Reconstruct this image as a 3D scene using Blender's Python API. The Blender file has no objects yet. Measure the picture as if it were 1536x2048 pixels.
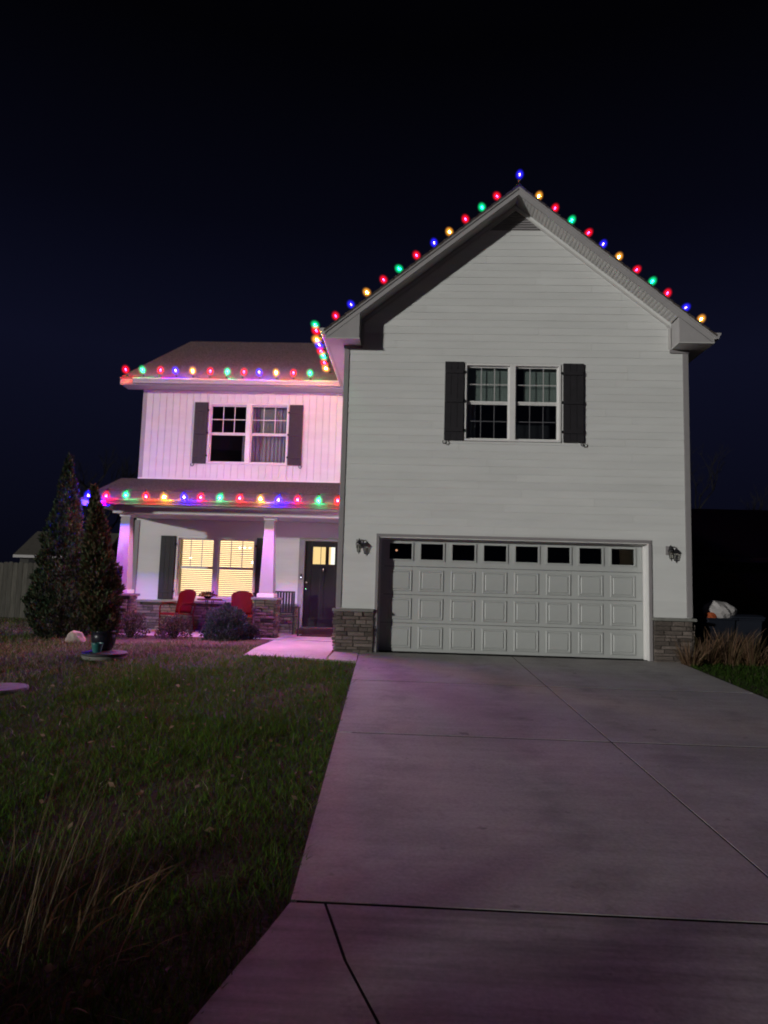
import bpy, bmesh, math, random
import numpy as np
from mathutils import Vector, Matrix, Quaternion

random.seed(7)
rng = np.random.default_rng(7)
SC = bpy.context.scene
COL = SC.collection

# ------------------------------------------------------------------ camera
cam_d = bpy.data.cameras.new("camera")
cam = bpy.data.objects.new("camera", cam_d)
COL.objects.link(cam)
Rv = Vector((0.99883381, 0.03932188, 0.02801456))
Uv = Vector((-0.02379366, -0.10398309, 0.99429441))
Fv = Vector((-0.04201056, 0.99380144, 0.10292621))
m = Matrix.Identity(4)
for i in range(3):
    m[i][0], m[i][1], m[i][2] = Rv[i], Uv[i], -Fv[i]
m[0][3], m[1][3], m[2][3] = -1.8316, -12.666, 1.2587
cam.matrix_world = m
cam_d.sensor_fit = 'VERTICAL'
cam_d.sensor_height = 36.0
cam_d.sensor_width = 27.0
cam_d.lens = 1380.0 / 2048.0 * 36.0
cam_d.clip_start = 0.05
cam_d.clip_end = 2000
SC.camera = cam
CAMP = Vector((-1.8316, -12.666, 1.2587))

# ------------------------------------------------------------------ night sky
world = bpy.data.worlds.new("World")
SC.world = world
world.use_nodes = True
wn, wl = world.node_tree.nodes, world.node_tree.links
wn.clear()
w_out = wn.new('ShaderNodeOutputWorld')
w_bg = wn.new('ShaderNodeBackground')
w_tc = wn.new('ShaderNodeTexCoord')
w_sep = wn.new('ShaderNodeSeparateXYZ')
w_cr = wn.new('ShaderNodeValToRGB')
wl.new(w_tc.outputs['Generated'], w_sep.inputs[0])
wl.new(w_sep.outputs['Z'], w_cr.inputs[0])
e = w_cr.color_ramp.elements
e[0].position = 0.0;  e[0].color = (0.0022, 0.0024, 0.0060, 1)
e[1].position = 0.64; e[1].color = (0.0006, 0.0006, 0.0013, 1)
k = e.new(0.30); k.color = (0.0040, 0.0046, 0.0145, 1)
k = e.new(0.47); k.color = (0.0017, 0.0019, 0.0056, 1)
wl.new(w_cr.outputs[0], w_bg.inputs['Color'])
w_bg.inputs['Strength'].default_value = 1.0
wl.new(w_bg.outputs[0], w_out.inputs[0])

# ------------------------------------------------------------------ the one distant light
SUN_AZ, SUN_EL = math.radians(48.5), math.radians(7.8)
sun_d = bpy.data.lights.new("sun", 'SUN')
sun_d.energy = 1.85
sun_d.angle = math.radians(2.2)
sun_d.color = (1.0, 0.985, 0.93)
sun = bpy.data.objects.new("sun", sun_d)
COL.objects.link(sun)
sdir = Vector((math.sin(SUN_AZ) * math.cos(SUN_EL), math.cos(SUN_AZ) * math.cos(SUN_EL), -math.sin(SUN_EL)))
sun.rotation_euler = sdir.to_track_quat('-Z', 'Y').to_euler()
sun.location = (-20, -18, 8)

SC.view_settings.view_transform = 'Standard'
SC.view_settings.look = 'None'
SC.view_settings.gamma = 1.0
SC.view_settings.exposure = 0.0
SC.view_settings.use_curve_mapping = False
SC.render.engine = 'CYCLES'
SC.cycles.use_denoising = True
SC.cycles.max_bounces = 8
SC.cycles.diffuse_bounces = 4
SC.cycles.transparent_max_bounces = 16
SC.cycles.sample_clamp_indirect = 4.0
SC.cycles.filter_width = 1.9
SC.cycles.volume_bounces = 0
SC.cycles.use_light_tree = True

# ------------------------------------------------------------------ materials
MATS = {}
def mat(name, color, rough=0.7, var=0.0, scale=8.0, bump=0.0, bscale=40.0, spec=0.3, metal=0.0,
        rnd=0.0, stretch=None, c2=None, trans=0.0, attr=None, coat=0.0):
    if name in MATS: return MATS[name]
    M = bpy.data.materials.new(name); M.use_nodes = True
    n, l = M.node_tree.nodes, M.node_tree.links
    b = n['Principled BSDF']
    b.inputs['Roughness'].default_value = rough
    b.inputs['Specular IOR Level'].default_value = spec
    b.inputs['Metallic'].default_value = metal
    col = None
    tc = n.new('ShaderNodeTexCoord')
    src = tc.outputs['Object']
    if stretch:
        mp = n.new('ShaderNodeMapping'); mp.inputs['Scale'].default_value = stretch
        l.new(src, mp.inputs[0]); src = mp.outputs[0]
    base = n.new('ShaderNodeRGB'); base.outputs[0].default_value = (*color, 1)
    col = base.outputs[0]
    if attr:
        a = n.new('ShaderNodeAttribute'); a.attribute_name = attr
        col = a.outputs['Color']
    if var > 0 or c2:
        t = n.new('ShaderNodeTexNoise'); t.inputs['Scale'].default_value = scale
        t.inputs['Detail'].default_value = 8; t.inputs['Roughness'].default_value = 0.65
        l.new(src, t.inputs['Vector'])
        mx = n.new('ShaderNodeMix'); mx.data_type = 'RGBA'
        ramp = n.new('ShaderNodeMapRange'); ramp.inputs[1].default_value = 0.35; ramp.inputs[2].default_value = 0.68
        l.new(t.outputs['Fac'], ramp.inputs[0]); l.new(ramp.outputs[0], mx.inputs['Factor'])
        if c2:
            l.new(col, mx.inputs['A']); mx.inputs['B'].default_value = (*c2, 1)
        else:
            hs = n.new('ShaderNodeMix'); hs.data_type = 'RGBA'; hs.blend_type = 'MULTIPLY'
            hs.inputs['Factor'].default_value = 1.0
            hs.inputs['B'].default_value = (1 - var, 1 - var, 1 - var, 1)
            l.new(col, hs.inputs['A']); l.new(col, mx.inputs['A']); l.new(hs.outputs['Result'], mx.inputs['B'])
        col = mx.outputs['Result']
    if rnd > 0:
        oi = n.new('ShaderNodeObjectInfo')
        mr = n.new('ShaderNodeMapRange'); mr.inputs[3].default_value = 1 - rnd; mr.inputs[4].default_value = 1 + rnd
        l.new(oi.outputs['Random'], mr.inputs[0])
        vm = n.new('ShaderNodeVectorMath'); vm.operation = 'SCALE'
        l.new(col, vm.inputs[0]); l.new(mr.outputs[0], vm.inputs['Scale'])
        col = vm.outputs[0]
    l.new(col, b.inputs['Base Color'])
    if bump > 0:
        t2 = n.new('ShaderNodeTexNoise'); t2.inputs['Scale'].default_value = bscale
        t2.inputs['Detail'].default_value = 6
        l.new(src, t2.inputs['Vector'])
        bp = n.new('ShaderNodeBump'); bp.inputs['Strength'].default_value = bump
        bp.inputs['Distance'].default_value = 0.02
        l.new(t2.outputs['Fac'], bp.inputs['Height']); l.new(bp.outputs[0], b.inputs['Normal'])
    if trans > 0:
        o = n['Material Output']; tr = n.new('ShaderNodeBsdfTranslucent'); ms = n.new('ShaderNodeMixShader')
        l.new(col, tr.inputs[0]); ms.inputs[0].default_value = trans
        l.new(b.outputs[0], ms.inputs[1]); l.new(tr.outputs[0], ms.inputs[2]); l.new(ms.outputs[0], o.inputs[0])
    MATS[name] = M
    return M

def emit_mat(name, color, strength):
    if name in MATS: return MATS[name]
    M = bpy.data.materials.new(name); M.use_nodes = True
    n, l = M.node_tree.nodes, M.node_tree.links
    n.clear()
    o = n.new('ShaderNodeOutputMaterial'); em = n.new('ShaderNodeEmission')
    em.inputs[0].default_value = (*color, 1); em.inputs[1].default_value = strength
    l.new(em.outputs[0], o.inputs[0]); MATS[name] = M
    return M

def glass_mat(name, tint=(0.92, 0.95, 0.95), rough=0.02):
    if name in MATS: return MATS[name]
    M = bpy.data.materials.new(name); M.use_nodes = True
    n, l = M.node_tree.nodes, M.node_tree.links
    n.clear()
    o = n.new('ShaderNodeOutputMaterial'); t = n.new('ShaderNodeBsdfTransparent'); g = n.new('ShaderNodeBsdfGlossy')
    ms = n.new('ShaderNodeMixShader'); ms.inputs[0].default_value = 0.055
    t.inputs[0].default_value = (*tint, 1); g.inputs['Roughness'].default_value = rough
    l.new(t.outputs[0], ms.inputs[1]); l.new(g.outputs[0], ms.inputs[2])
    l.new(ms.outputs[0], o.inputs[0]); MATS[name] = M
    return M

def bulb_halo_mat(name, color, glow):
    """oversized bulb filled with soft glow, standing in for the lens halo"""
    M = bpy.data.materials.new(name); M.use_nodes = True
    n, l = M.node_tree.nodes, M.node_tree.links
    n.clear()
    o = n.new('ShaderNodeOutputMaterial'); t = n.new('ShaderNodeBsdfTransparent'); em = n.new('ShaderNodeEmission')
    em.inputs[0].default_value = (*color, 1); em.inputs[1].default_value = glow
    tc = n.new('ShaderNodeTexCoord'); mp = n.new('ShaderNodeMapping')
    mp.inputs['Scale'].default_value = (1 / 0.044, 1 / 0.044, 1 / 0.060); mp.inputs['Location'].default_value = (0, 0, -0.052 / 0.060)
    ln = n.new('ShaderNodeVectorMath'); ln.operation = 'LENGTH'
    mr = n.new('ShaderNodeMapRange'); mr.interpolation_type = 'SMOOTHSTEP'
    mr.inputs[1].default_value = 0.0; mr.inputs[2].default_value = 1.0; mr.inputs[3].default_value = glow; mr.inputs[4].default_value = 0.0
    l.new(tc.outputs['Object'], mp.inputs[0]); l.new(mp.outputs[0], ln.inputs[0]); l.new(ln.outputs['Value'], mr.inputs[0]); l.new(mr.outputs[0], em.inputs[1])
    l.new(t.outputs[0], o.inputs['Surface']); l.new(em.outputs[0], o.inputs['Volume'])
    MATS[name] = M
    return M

mat('siding', (0.66, 0.665, 0.655), 0.55, var=0.10, scale=1.6, bump=0.12, bscale=60, rnd=0.025, stretch=(0.4, 1, 2.5))
mat('trim', (0.27, 0.255, 0.26), 0.55, var=0.1, scale=5)
mat('fascia', (0.36, 0.345, 0.35), 0.5, var=0.1, scale=4)
mat('gutter', (0.50, 0.49, 0.48), 0.45, var=0.1, scale=5)
mat('muntin', (0.45, 0.44, 0.44), 0.5)  # grids darkened in colour for their dimness behind the glass
mat('muntin_dim', (0.10, 0.10, 0.11), 0.6)  # darker copy for lower sashes, dimness behind a screen put into the colour
mat('column_paint', (0.38, 0.365, 0.375), 0.35, var=0.06, scale=5, spec=0.5)
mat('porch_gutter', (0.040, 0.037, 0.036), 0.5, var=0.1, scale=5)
mat('white_trim', (0.74, 0.73, 0.72), 0.4, var=0.06, scale=6)
mat('soffit', (0.50, 0.49, 0.48), 0.55, var=0.08, scale=4)
mat('door_white', (0.445, 0.46, 0.45), 0.45, var=0.10, scale=1.3, bump=0.05, bscale=90)
mat('shutter', (0.028, 0.026, 0.03), 0.5, var=0.2, scale=10)
mat('shutter_brown', (0.042, 0.034, 0.042), 0.55, var=0.2, scale=10)
mat('black_metal', (0.012, 0.012, 0.014), 0.4, spec=0.5)
mat('door_dark', (0.018, 0.017, 0.019), 0.38, var=0.2, scale=14, stretch=(6, 1, 0.6), bump=0.1)
mat('shingle', (0.115, 0.092, 0.085), 0.9, var=0.55, scale=22, bump=0.9, bscale=160, stretch=(1, 1, 1))
mat('stone', (0.20, 0.165, 0.145), 0.9, var=0.45, scale=7, bump=0.7, bscale=30, rnd=0.45)
mat('mortar', (0.06, 0.055, 0.05), 0.95, var=0.3, scale=20)
mat('ledge', (0.22, 0.22, 0.20), 0.85, var=0.3, scale=9, bump=0.4)
mat('unlit_interior', (0.012, 0.012, 0.014), 0.9)  # near-black colour stands for the darkness of unlit rooms
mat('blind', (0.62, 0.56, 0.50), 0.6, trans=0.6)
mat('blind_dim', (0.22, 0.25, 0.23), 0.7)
mat('curtain', (0.34, 0.33, 0.36), 0.9, var=0.35, scale=7, stretch=(14, 1, 0.4))
mat('soil', (0.060, 0.042, 0.026), 0.95, var=0.5, scale=3.5, bump=1.0, bscale=30, c2=(0.030, 0.032, 0.013))
mat('mulch', (0.095, 0.062, 0.045), 0.95, var=0.5, scale=14, bump=1.0, bscale=40)
mat('grass', (0.05, 0.07, 0.02), 0.75, attr='col', trans=0.25, spec=0.15)
mat('leaf', (0.05, 0.07, 0.03), 0.7, attr='col', trans=0.2, spec=0.2)
mat('bark', (0.035, 0.028, 0.022), 0.95, var=0.4, scale=12, bump=0.8)
mat('dark_bark', (0.012, 0.011, 0.011), 0.95, var=0.4, scale=12)
mat('pot_dark', (0.012, 0.013, 0.022), 0.25, spec=0.5)
mat('pot_teal', (0.02, 0.13, 0.12), 0.35, spec=0.5)
mat('plinth', (0.030, 0.032, 0.035), 0.6, var=0.3, scale=12)
mat('rock', (0.42, 0.36, 0.33), 0.9, var=0.4, scale=6, bump=0.8, bscale=14)
mat('paver', (0.27, 0.26, 0.27), 0.85, var=0.3, scale=9, bump=0.4)
mat('red_metal', (0.135, 0.008, 0.008), 0.6, var=0.15, scale=9, spec=0.15)
mat('wood_table', (0.10, 0.06, 0.035), 0.6, var=0.3, scale=6)
mat('fence_wood', (0.105, 0.10, 0.085), 0.9, var=0.45, scale=5, stretch=(5, 5, 0.5), rnd=0.25, bump=0.3)
mat('shed_roof', (0.075, 0.068, 0.060), 0.9, var=0.3, scale=10)
mat('shed_wall', (0.06, 0.058, 0.055), 0.9, var=0.3, scale=5)
mat('brick', (0.06, 0.035, 0.03), 0.9, var=0.3, scale=6, rnd=0.3)
mat('neighbor_roof', (0.030, 0.028, 0.028), 0.9, var=0.4, scale=14)
mat('bin_plastic', (0.012, 0.015, 0.024), 0.45, spec=0.4)
mat('bag', (0.42, 0.40, 0.40), 0.45, var=0.15, scale=7, bump=0.5, bscale=9)
mat('amber_tint', (0.42, 0.09, 0.03), 0.7, var=0.3, scale=8)  # orange stands for amber bulb light falling on the trash bag
mat('brass', (0.55, 0.48, 0.36), 0.25, metal=1.0)
mat('steel', (0.6, 0.58, 0.56), 0.25, metal=1.0)
mat('wire', (0.010, 0.018, 0.010), 0.5)
mat('joint', (0.006, 0.006, 0.006), 0.95, spec=0.05)
mat('rubber', (0.012, 0.012, 0.012), 0.8)
mat('mat_brown', (0.09, 0.05, 0.035), 0.95, var=0.3, scale=30)
mat('flower', (0.30, 0.085, 0.02), 0.7, attr='col')
glass_mat('glass')
glass_mat('lantern_glass', (0.85, 0.85, 0.8), 0.08)
emit_mat('room_warm', (1.0, 0.67, 0.36), 3.1)
emit_mat('room_white', (1.0, 0.93, 0.82), 1.6)
emit_mat('room_amber', (1.0, 0.66, 0.28), 1.35)
emit_mat('pendant', (1.0, 0.86, 0.62), 9.0)
emit_mat('led_white', (0.85, 0.9, 1.0), 3.5)
emit_mat('led_amber', (1.0, 0.45, 0.25), 1.0)

# concrete with broom strokes and stains
def concrete(name, base, streak=(0.9, 1.05)):
    M = bpy.data.materials.new(name); M.use_nodes = True
    n, l = M.node_tree.nodes, M.node_tree.links
    b = n['Principled BSDF']; b.inputs['Roughness'].default_value = 0.72; b.inputs['Specular IOR Level'].default_value = 0.28
    tc = n.new('ShaderNodeTexCoord')
    def noise(scale, detail, st=None, rough=0.6):
        t = n.new('ShaderNodeTexNoise'); t.inputs['Scale'].default_value = scale
        t.inputs['Detail'].default_value = detail; t.inputs['Roughness'].default_value = rough
        s = tc.outputs['Object']
        if st:
            mp = n.new('ShaderNodeMapping'); mp.inputs['Scale'].default_value = st; mp.inputs['Rotation'].default_value = (0, 0, -0.10)
            l.new(s, mp.inputs[0]); s = mp.outputs[0]
        l.new(s, t.inputs['Vector']); return t.outputs['Fac']
    def rng_(f, a, b_, lo, hi):
        r = n.new('ShaderNodeMapRange'); r.inputs[1].default_value = a; r.inputs[2].default_value = b_
        r.inputs[3].default_value = lo; r.inputs[4].default_value = hi; l.new(f, r.inputs[0]); return r.outputs[0]
    f1 = rng_(noise(0.55, 5), 0.32, 0.68, 0.70, 1.12)
    f2 = rng_(noise(1.0, 6, (0.9, 9.0, 1.0)), 0.38, 0.72, streak[1], streak[0])
    f3 = rng_(noise(38, 4), 0.3, 0.7, 0.85, 1.12)
    f4 = rng_(noise(2.6, 7, None, 0.75), 0.60, 0.74, 1.0, 0.66)
    def mul(a, b_):
        q = n.new('ShaderNodeMath'); q.operation = 'MULTIPLY'; l.new(a, q.inputs[0]); l.new(b_, q.inputs[1]); return q.outputs[0]
    sx = n.new('ShaderNodeSeparateXYZ'); l.new(tc.outputs['Object'], sx.inputs[0])
    def math_(op, a, b_=None):
        q = n.new('ShaderNodeMath'); q.operation = op
        for k_, v_ in enumerate((a, b_)):
            if v_ is None: continue
            if isinstance(v_, (int, float)): q.inputs[k_].default_value = v_
            else: l.new(v_, q.inputs[k_])
        return q.outputs[0]
    wob = rng_(noise(0.9, 4), 0.3, 0.7, -0.25, 0.25)
    xx = math_('ADD', math_('ABSOLUTE', math_('ADD', sx.outputs['X'], wob)), 0.0)
    tr = math_('ABSOLUTE', math_('SUBTRACT', math_('ABSOLUTE', math_('SUBTRACT', xx, 1.35)), 0.72))
    trk = rng_(tr, 0.05, 0.32, 1.0, 0.0)
    trk = mul(trk, rng_(noise(3.0, 6), 0.40, 0.70, 0.0, 0.30))
    trk = math_('SUBTRACT', 1.0, trk)
    spots = rng_(noise(5.5, 3, None, 0.5), 0.70, 0.76, 1.0, 0.55)
    f = mul(mul(mul(f1, f2), mul(f3, f4)), mul(trk, spots))
    vm = n.new('ShaderNodeVectorMath'); vm.operation = 'SCALE'; vm.inputs[0].default_value = base
    l.new(f, vm.inputs['Scale']); l.new(vm.outputs[0], b.inputs['Base Color'])
    bp = n.new('ShaderNodeBump'); bp.inputs['Strength'].default_value = 0.35; bp.inputs['Distance'].default_value = 0.006
    l.new(noise(60, 4, (0.5, 3.5, 1)), bp.inputs['Height']); l.new(bp.outputs[0], b.inputs['Normal'])
    MATS[name] = M
concrete('concrete', (0.37, 0.345, 0.335))
concrete('concrete_apron', (0.29, 0.275, 0.265), (0.55, 1.15))
concrete('concrete_walk', (0.46, 0.42, 0.40))

# ------------------------------------------------------------------ mesh helpers
class MB:
    def __init__(s): s.v = []; s.f = []; s.mi = []
    def add(s, v, f, mi=0):
        o = len(s.v); s.v += [tuple(p) for p in v]
        for q in f: s.f.append(tuple(i + o for i in q)); s.mi.append(mi)
    def box(s, x0, x1, y0, y1, z0, z1, mi=0):
        s.add([(x0, y0, z0), (x1, y0, z0), (x1, y1, z0), (x0, y1, z0), (x0, y0, z1), (x1, y0, z1), (x1, y1, z1), (x0, y1, z1)],
              [(0, 3, 2, 1), (4, 5, 6, 7), (0, 1, 5, 4), (1, 2, 6, 5), (2, 3, 7, 6), (3, 0, 4, 7)], mi)
    def prism(s, poly, axis, a, b, mi=0):
        """poly: 2-D outline; axis 'x': (y,z), 'y': (x,z), 'z': (x,y)"""
        def P(p, t):
            return (t, p[0], p[1]) if axis == 'x' else (p[0], t, p[1]) if axis == 'y' else (p[0], p[1], t)
        n = len(poly)
        v = [P(p, a) for p in poly] + [P(p, b) for p in poly]
        f = [tuple(range(n)), tuple(range(2 * n - 1, n - 1, -1))]
        f += [(i, i + n, (i + 1) % n + n, (i + 1) % n) for i in range(n)]
        s.add(v, f, mi)
    def tube(s, pts, r, seg=6, mi=0, taper=None):
        pts = [Vector(p) for p in pts]; n = len(pts); rings = []
        for i, p in enumerate(pts):
            d = (pts[min(i + 1, n - 1)] - pts[max(i - 1, 0)])
            d = d.normalized() if d.length > 1e-9 else Vector((0, 0, 1))
            a = d.orthogonal().normalized() if i == 0 else (rings_a - d * rings_a.dot(d)).normalized()
            rings_a = a; b = d.cross(a)
            rr = r if taper is None else r + (taper - r) * i / max(n - 1, 1)
            rings.append([p + (a * math.cos(t) + b * math.sin(t)) * rr for t in [2 * math.pi * j / seg for j in range(seg)]])
        v = [q for R_ in rings for q in R_]
        f = [(i * seg + j, i * seg + (j + 1) % seg, (i + 1) * seg + (j + 1) % seg, (i + 1) * seg + j) for i in range(n - 1) for j in range(seg)]
        f += [tuple(range(seg - 1, -1, -1)), tuple((n - 1) * seg + j for j in range(seg))]
        s.add(v, f, mi)
    def lathe(s, prof, seg=20, mi=0, c=(0, 0, 0)):
        n = len(prof); v = []
        for r, z in prof:
            for j in range(seg):
                t = 2 * math.pi * j / seg
                v.append((c[0] + r * math.cos(t), c[1] + r * math.sin(t), c[2] + z))
        f = [(i * seg + j, i * seg + (j + 1) % seg, (i + 1) * seg + (j + 1) % seg, (i + 1) * seg + j) for i in range(n - 1) for j in range(seg)]
        f += [tuple(range(seg - 1, -1, -1)), tuple((n - 1) * seg + j for j in range(seg))]
        s.add(v, f, mi)
    def mesh(s, name, mats):
        me = bpy.data.meshes.new(name)
        me.from_pydata(s.v, [], s.f)
        for q in (mats if isinstance(mats, (list, tuple)) else [mats]): me.materials.append(MATS[q])
        if any(s.mi): me.polygons.foreach_set('material_index', s.mi)
        bm = bmesh.new(); bm.from_mesh(me); bmesh.ops.recalc_face_normals(bm, faces=bm.faces); bm.to_mesh(me); bm.free()
        me.update(); return me
    def build(s, name, mats, parent=None, bevel=0.0, smooth=False, seg=2):
        return link(name, s.mesh(name, mats), parent, bevel, smooth, seg)

def link(name, me, parent=None, bevel=0.0, smooth=False, seg=2):
    o = bpy.data.objects.new(name, me); COL.objects.link(o)
    if parent: o.parent = parent
    if smooth:
        me.polygons.foreach_set('use_smooth', [True] * len(me.polygons))
    if bevel > 0:
        b = o.modifiers.new('bevel', 'BEVEL'); b.width = bevel; b.segments = seg; b.limit_method = 'ANGLE'; b.angle_limit = math.radians(40)
    return o
def bx(name, x0, x1, y0, y1, z0, z1, mats, parent=None, bevel=0.0):
    q = MB(); q.box(x0, x1, y0, y1, z0, z1); return q.build(name, mats, parent, bevel)
def thing(name, label, cat, loc=(0, 0, 0), rz=0.0, group=None):
    o = bpy.data.objects.new(name, None); COL.objects.link(o); o.empty_display_size = 0.2
    o.location = loc; o.rotation_euler = (0, 0, rz); o['label'] = label; o['category'] = cat
    if group: o['group'] = group
    return o
def tag(o, label, cat, group=None, kind=None):
    o['label'] = label; o['category'] = cat
    if group: o['group'] = group
    if kind: o['kind'] = kind
    return o
def struct(o): o['kind'] = 'structure'; return o
def np_mesh(name, V, Fq, matname, col=None):
    me = bpy.data.meshes.new(name)
    nv, k = len(V), Fq.shape[1]
    me.vertices.add(nv); me.vertices.foreach_set('co', V.astype(np.float32).ravel())
    nf = len(Fq)
    me.loops.add(nf * k); me.loops.foreach_set('vertex_index', Fq.astype(np.int32).ravel())
    me.polygons.add(nf); me.polygons.foreach_set('loop_start', np.arange(0, nf * k, k, dtype=np.int32))
    if col is not None:
        a = me.color_attributes.new('col', 'FLOAT_COLOR', 'POINT')
        c4 = np.ones((nv, 4), np.float32); c4[:, :3] = col
        a.data.foreach_set('color', c4.ravel())
    me.materials.append(MATS[matname]); me.update(calc_edges=True); me.validate()
    return me

# ------------------------------------------------------------------ ground
SL = 0.051
def gz(y): return np.where(y < 0, SL * np.maximum(y, -26.0), 0.0)
def gzf(y): return SL * max(y, -26.0) if y < 0 else 0.0
def lawn_noise(x, y):
    return 0.010 * np.sin(1.9 * x + 0.7) * np.sin(1.3 * y) + 0.006 * np.sin(4.7 * x + 1.1 * y)
xs = np.concatenate([np.linspace(-220, -16, 14), np.linspace(-15, 12, 109), np.linspace(14, 220, 12)])
ys = np.concatenate([np.linspace(-200, -27, 8), np.linspace(-26, -14, 13), np.linspace(-13, 4, 86), np.linspace(5, 14, 8), np.linspace(18, 420, 10)])
X, Y = np.meshgrid(xs, ys)
Z = gz(Y) + lawn_noise(X, Y) * ((np.abs(X) < 14) & (Y < 3)) - 0.004
V = np.stack([X.ravel(), Y.ravel(), Z.ravel()], 1)
nx, ny = len(xs), len(ys)
ii, jj = np.meshgrid(np.arange(nx - 1), np.arange(ny - 1))
a = (jj * nx + ii).ravel()
Fq = np.stack([a, a + 1, a + nx + 1, a + nx], 1)
lawn = struct(link('lawn', np_mesh('lawn', V, Fq, 'soil'), smooth=True))

# ------------------------------------------------------------------ driveway and walkway, slab by slab
def DL(y): return -2.725 - 0.0365 * (-y) * -1.0 if False else -2.745 - 0.0355 * y
def DR(y): return 2.92 - 0.015 * y
def DC(y): return 0.005 - 0.0375 * y
def slab(poly, parent, matname, top=0.02, th=0.12):
    """poly (x,y) outline; top follows the slope"""
    n = len(poly)
    v = [(p[0], p[1], gzf(p[1]) + top) for p in poly] + [(p[0], p[1], gzf(p[1]) + top - th) for p in poly]
    f = [tuple(range(n)), tuple(range(2 * n - 1, n - 1, -1))] + [(i, i + n, (i + 1) % n + n, (i + 1) % n) for i in range(n)]
    q = MB(); q.add(v, f)
    return q.build('slab', matname, parent)
drive = bpy.data.objects.new('driveway', None); COL.objects.link(drive); struct(drive)
q = MB()
for ya, yb, xa, xb in ((0.25, 0.0, -2.7, 2.9), (0.0, -9.0, -2.40, 2.9), (-9.0, -19.9, -2.40, 3.0)):
    q.add([(xa, ya, gzf(ya) + 0.0165), (xb, ya, gzf(ya) + 0.0165), (xb, yb, gzf(yb) + 0.0165), (xa, yb, gzf(yb) + 0.0165)], [(0, 1, 2, 3)])
q.build('joint_filler', 'joint', drive)
rows = [(0.30, -2.675), (-2.675, -5.46), (-5.46, -8.83)]
for k, (ya, yb) in enumerate(rows):
    g = 0.018
    ya2, yb2 = ya - (g if k else 0), yb + (g if k < 2 else 0.012)
    if k == 0:
        yl = -0.02
        slab([(DL(yl) + 0.006, yl), (DL(yb2), yb2), (DC(yb2) - .009, yb2), (DC(yl) - .009, yl)], drive, 'concrete')
        slab([(DC(yl) + .009, yl), (DC(yb2) + .009, yb2), (DR(yb2), yb2), (DR(yl), yl)], drive, 'concrete')
    else:
        slab([(DL(ya2), ya2), (DL(yb2), yb2), (DC(yb2) - .009, yb2), (DC(ya2) - .009, ya2)], drive, 'concrete')
        slab([(DC(ya2) + .009, ya2), (DC(yb2) + .009, yb2), (DR(yb2), yb2), (DR(ya2), ya2)], drive, 'concrete')
y0 = -8.846
arc = [(-2.243, y0), (-2.17, -9.08), (-2.092, -9.33), (-1.93, -9.71), (-1.70, -10.3), (-1.40, -11.2), (-1.2, -12.2), (-1.1, -20.0)]
flare = [(DL(y0), y0), (-2.50, -9.15), (-2.57, -9.42), (-2.65, -9.75), (-2.80, -10.25), (-3.10, -10.95), (-3.6, -11.8), (-4.3, -12.8), (-4.6, -13.8), (-4.6, -20.0)]
slab(flare + [(p[0] - 0.009, p[1]) for p in arc[::-1]], drive, 'concrete_apron')
slab([(p[0] + 0.008, p[1]) for p in arc] + [(4.6, -20.0), (4.4, -12.8), (3.4, -11.2), (DR(y0), y0)], drive, 'concrete_apron')
slab([(-60, -20.02), (-60, -28), (60, -28), (60, -20.02)], drive, 'concrete', top=0.02)
q = MB(); q.box(-2.6, 2.6, -0.02, 0.6, -0.1, 0.016); q.build('garage_sill', 'concrete', drive)

walk = bpy.data.objects.new('walkway', None); COL.objects.link(walk); struct(walk)
slab([(-4.66, -0.80), (-3.235, -0.99), (-3.235, 0.0), (-4.66, 0.0)], walk, 'concrete_walk', top=0.022)
slab([(-4.66, 0.002), (-3.235, 0.002), (-3.235, 1.85), (-4.66, 1.85)], walk, 'concrete_walk', top=0.022)
slab([(-3.223, -0.995), (DL(-1.06) - 0.008, -1.06), (DL(-0.1) - 0.008, -0.1), (-3.193, -0.085)], walk, 'concrete_walk', top=0.022)
# bed of mulch below the porch
bed = MB()
bed.add([(-8.6, 0.35, 0.012), (-7.6, -0.10, 0.012), (-6.4, 0.15, 0.012), (-5.3, 0.0, 0.012), (-4.70, 0.25, 0.012), (-4.70, 1.93, 0.03), (-8.6, 1.93, 0.03)], [(0, 1, 2, 3, 4, 5, 6)])
struct(bed.build('mulch_bed', 'mulch'))

# ------------------------------------------------------------------ HOUSE
house = thing('house', 'white two storey house with front gable, garage and covered porch', 'house')
PITCH, APEX = 0.80, 8.725
WY = 3.7                      # plane of the recessed wing

def segs(x0, x1, z0, z1, holes):
    """split the band into pieces that leave the holes open"""
    cuts = sorted({x0, x1, *[min(max(h[0], x0), x1) for h in holes], *[min(max(h[1], x0), x1) for h in holes]})
    out = []
    for a_, b_ in zip(cuts, cuts[1:]):
        if b_ - a_ < 1e-4: continue
        zz = [(z0, z1)]
        for h in holes:
            if h[0] < (a_ + b_) / 2 < h[1]:
                new = []
                for (p, q_) in zz:
                    if h[3] <= p or h[2] >= q_: new.append((p, q_)); continue
                    if h[2] > p: new.append((p, h[2]))
                    if h[3] < q_: new.append((h[3], q_))
                zz = new
        for p, q_ in zz:
            if q_ - p > 0.004: out.append([a_, b_, p, q_])
    # merge neighbours of equal height
    mer = []
    for s_ in out:
        if mer and abs(mer[-1][1] - s_[0]) < 1e-5 and abs(mer[-1][2] - s_[2]) < 1e-5 and abs(mer[-1][3] - s_[3]) < 1e-5: mer[-1][1] = s_[1]
        else: mer.append(s_)
    return mer

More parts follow.
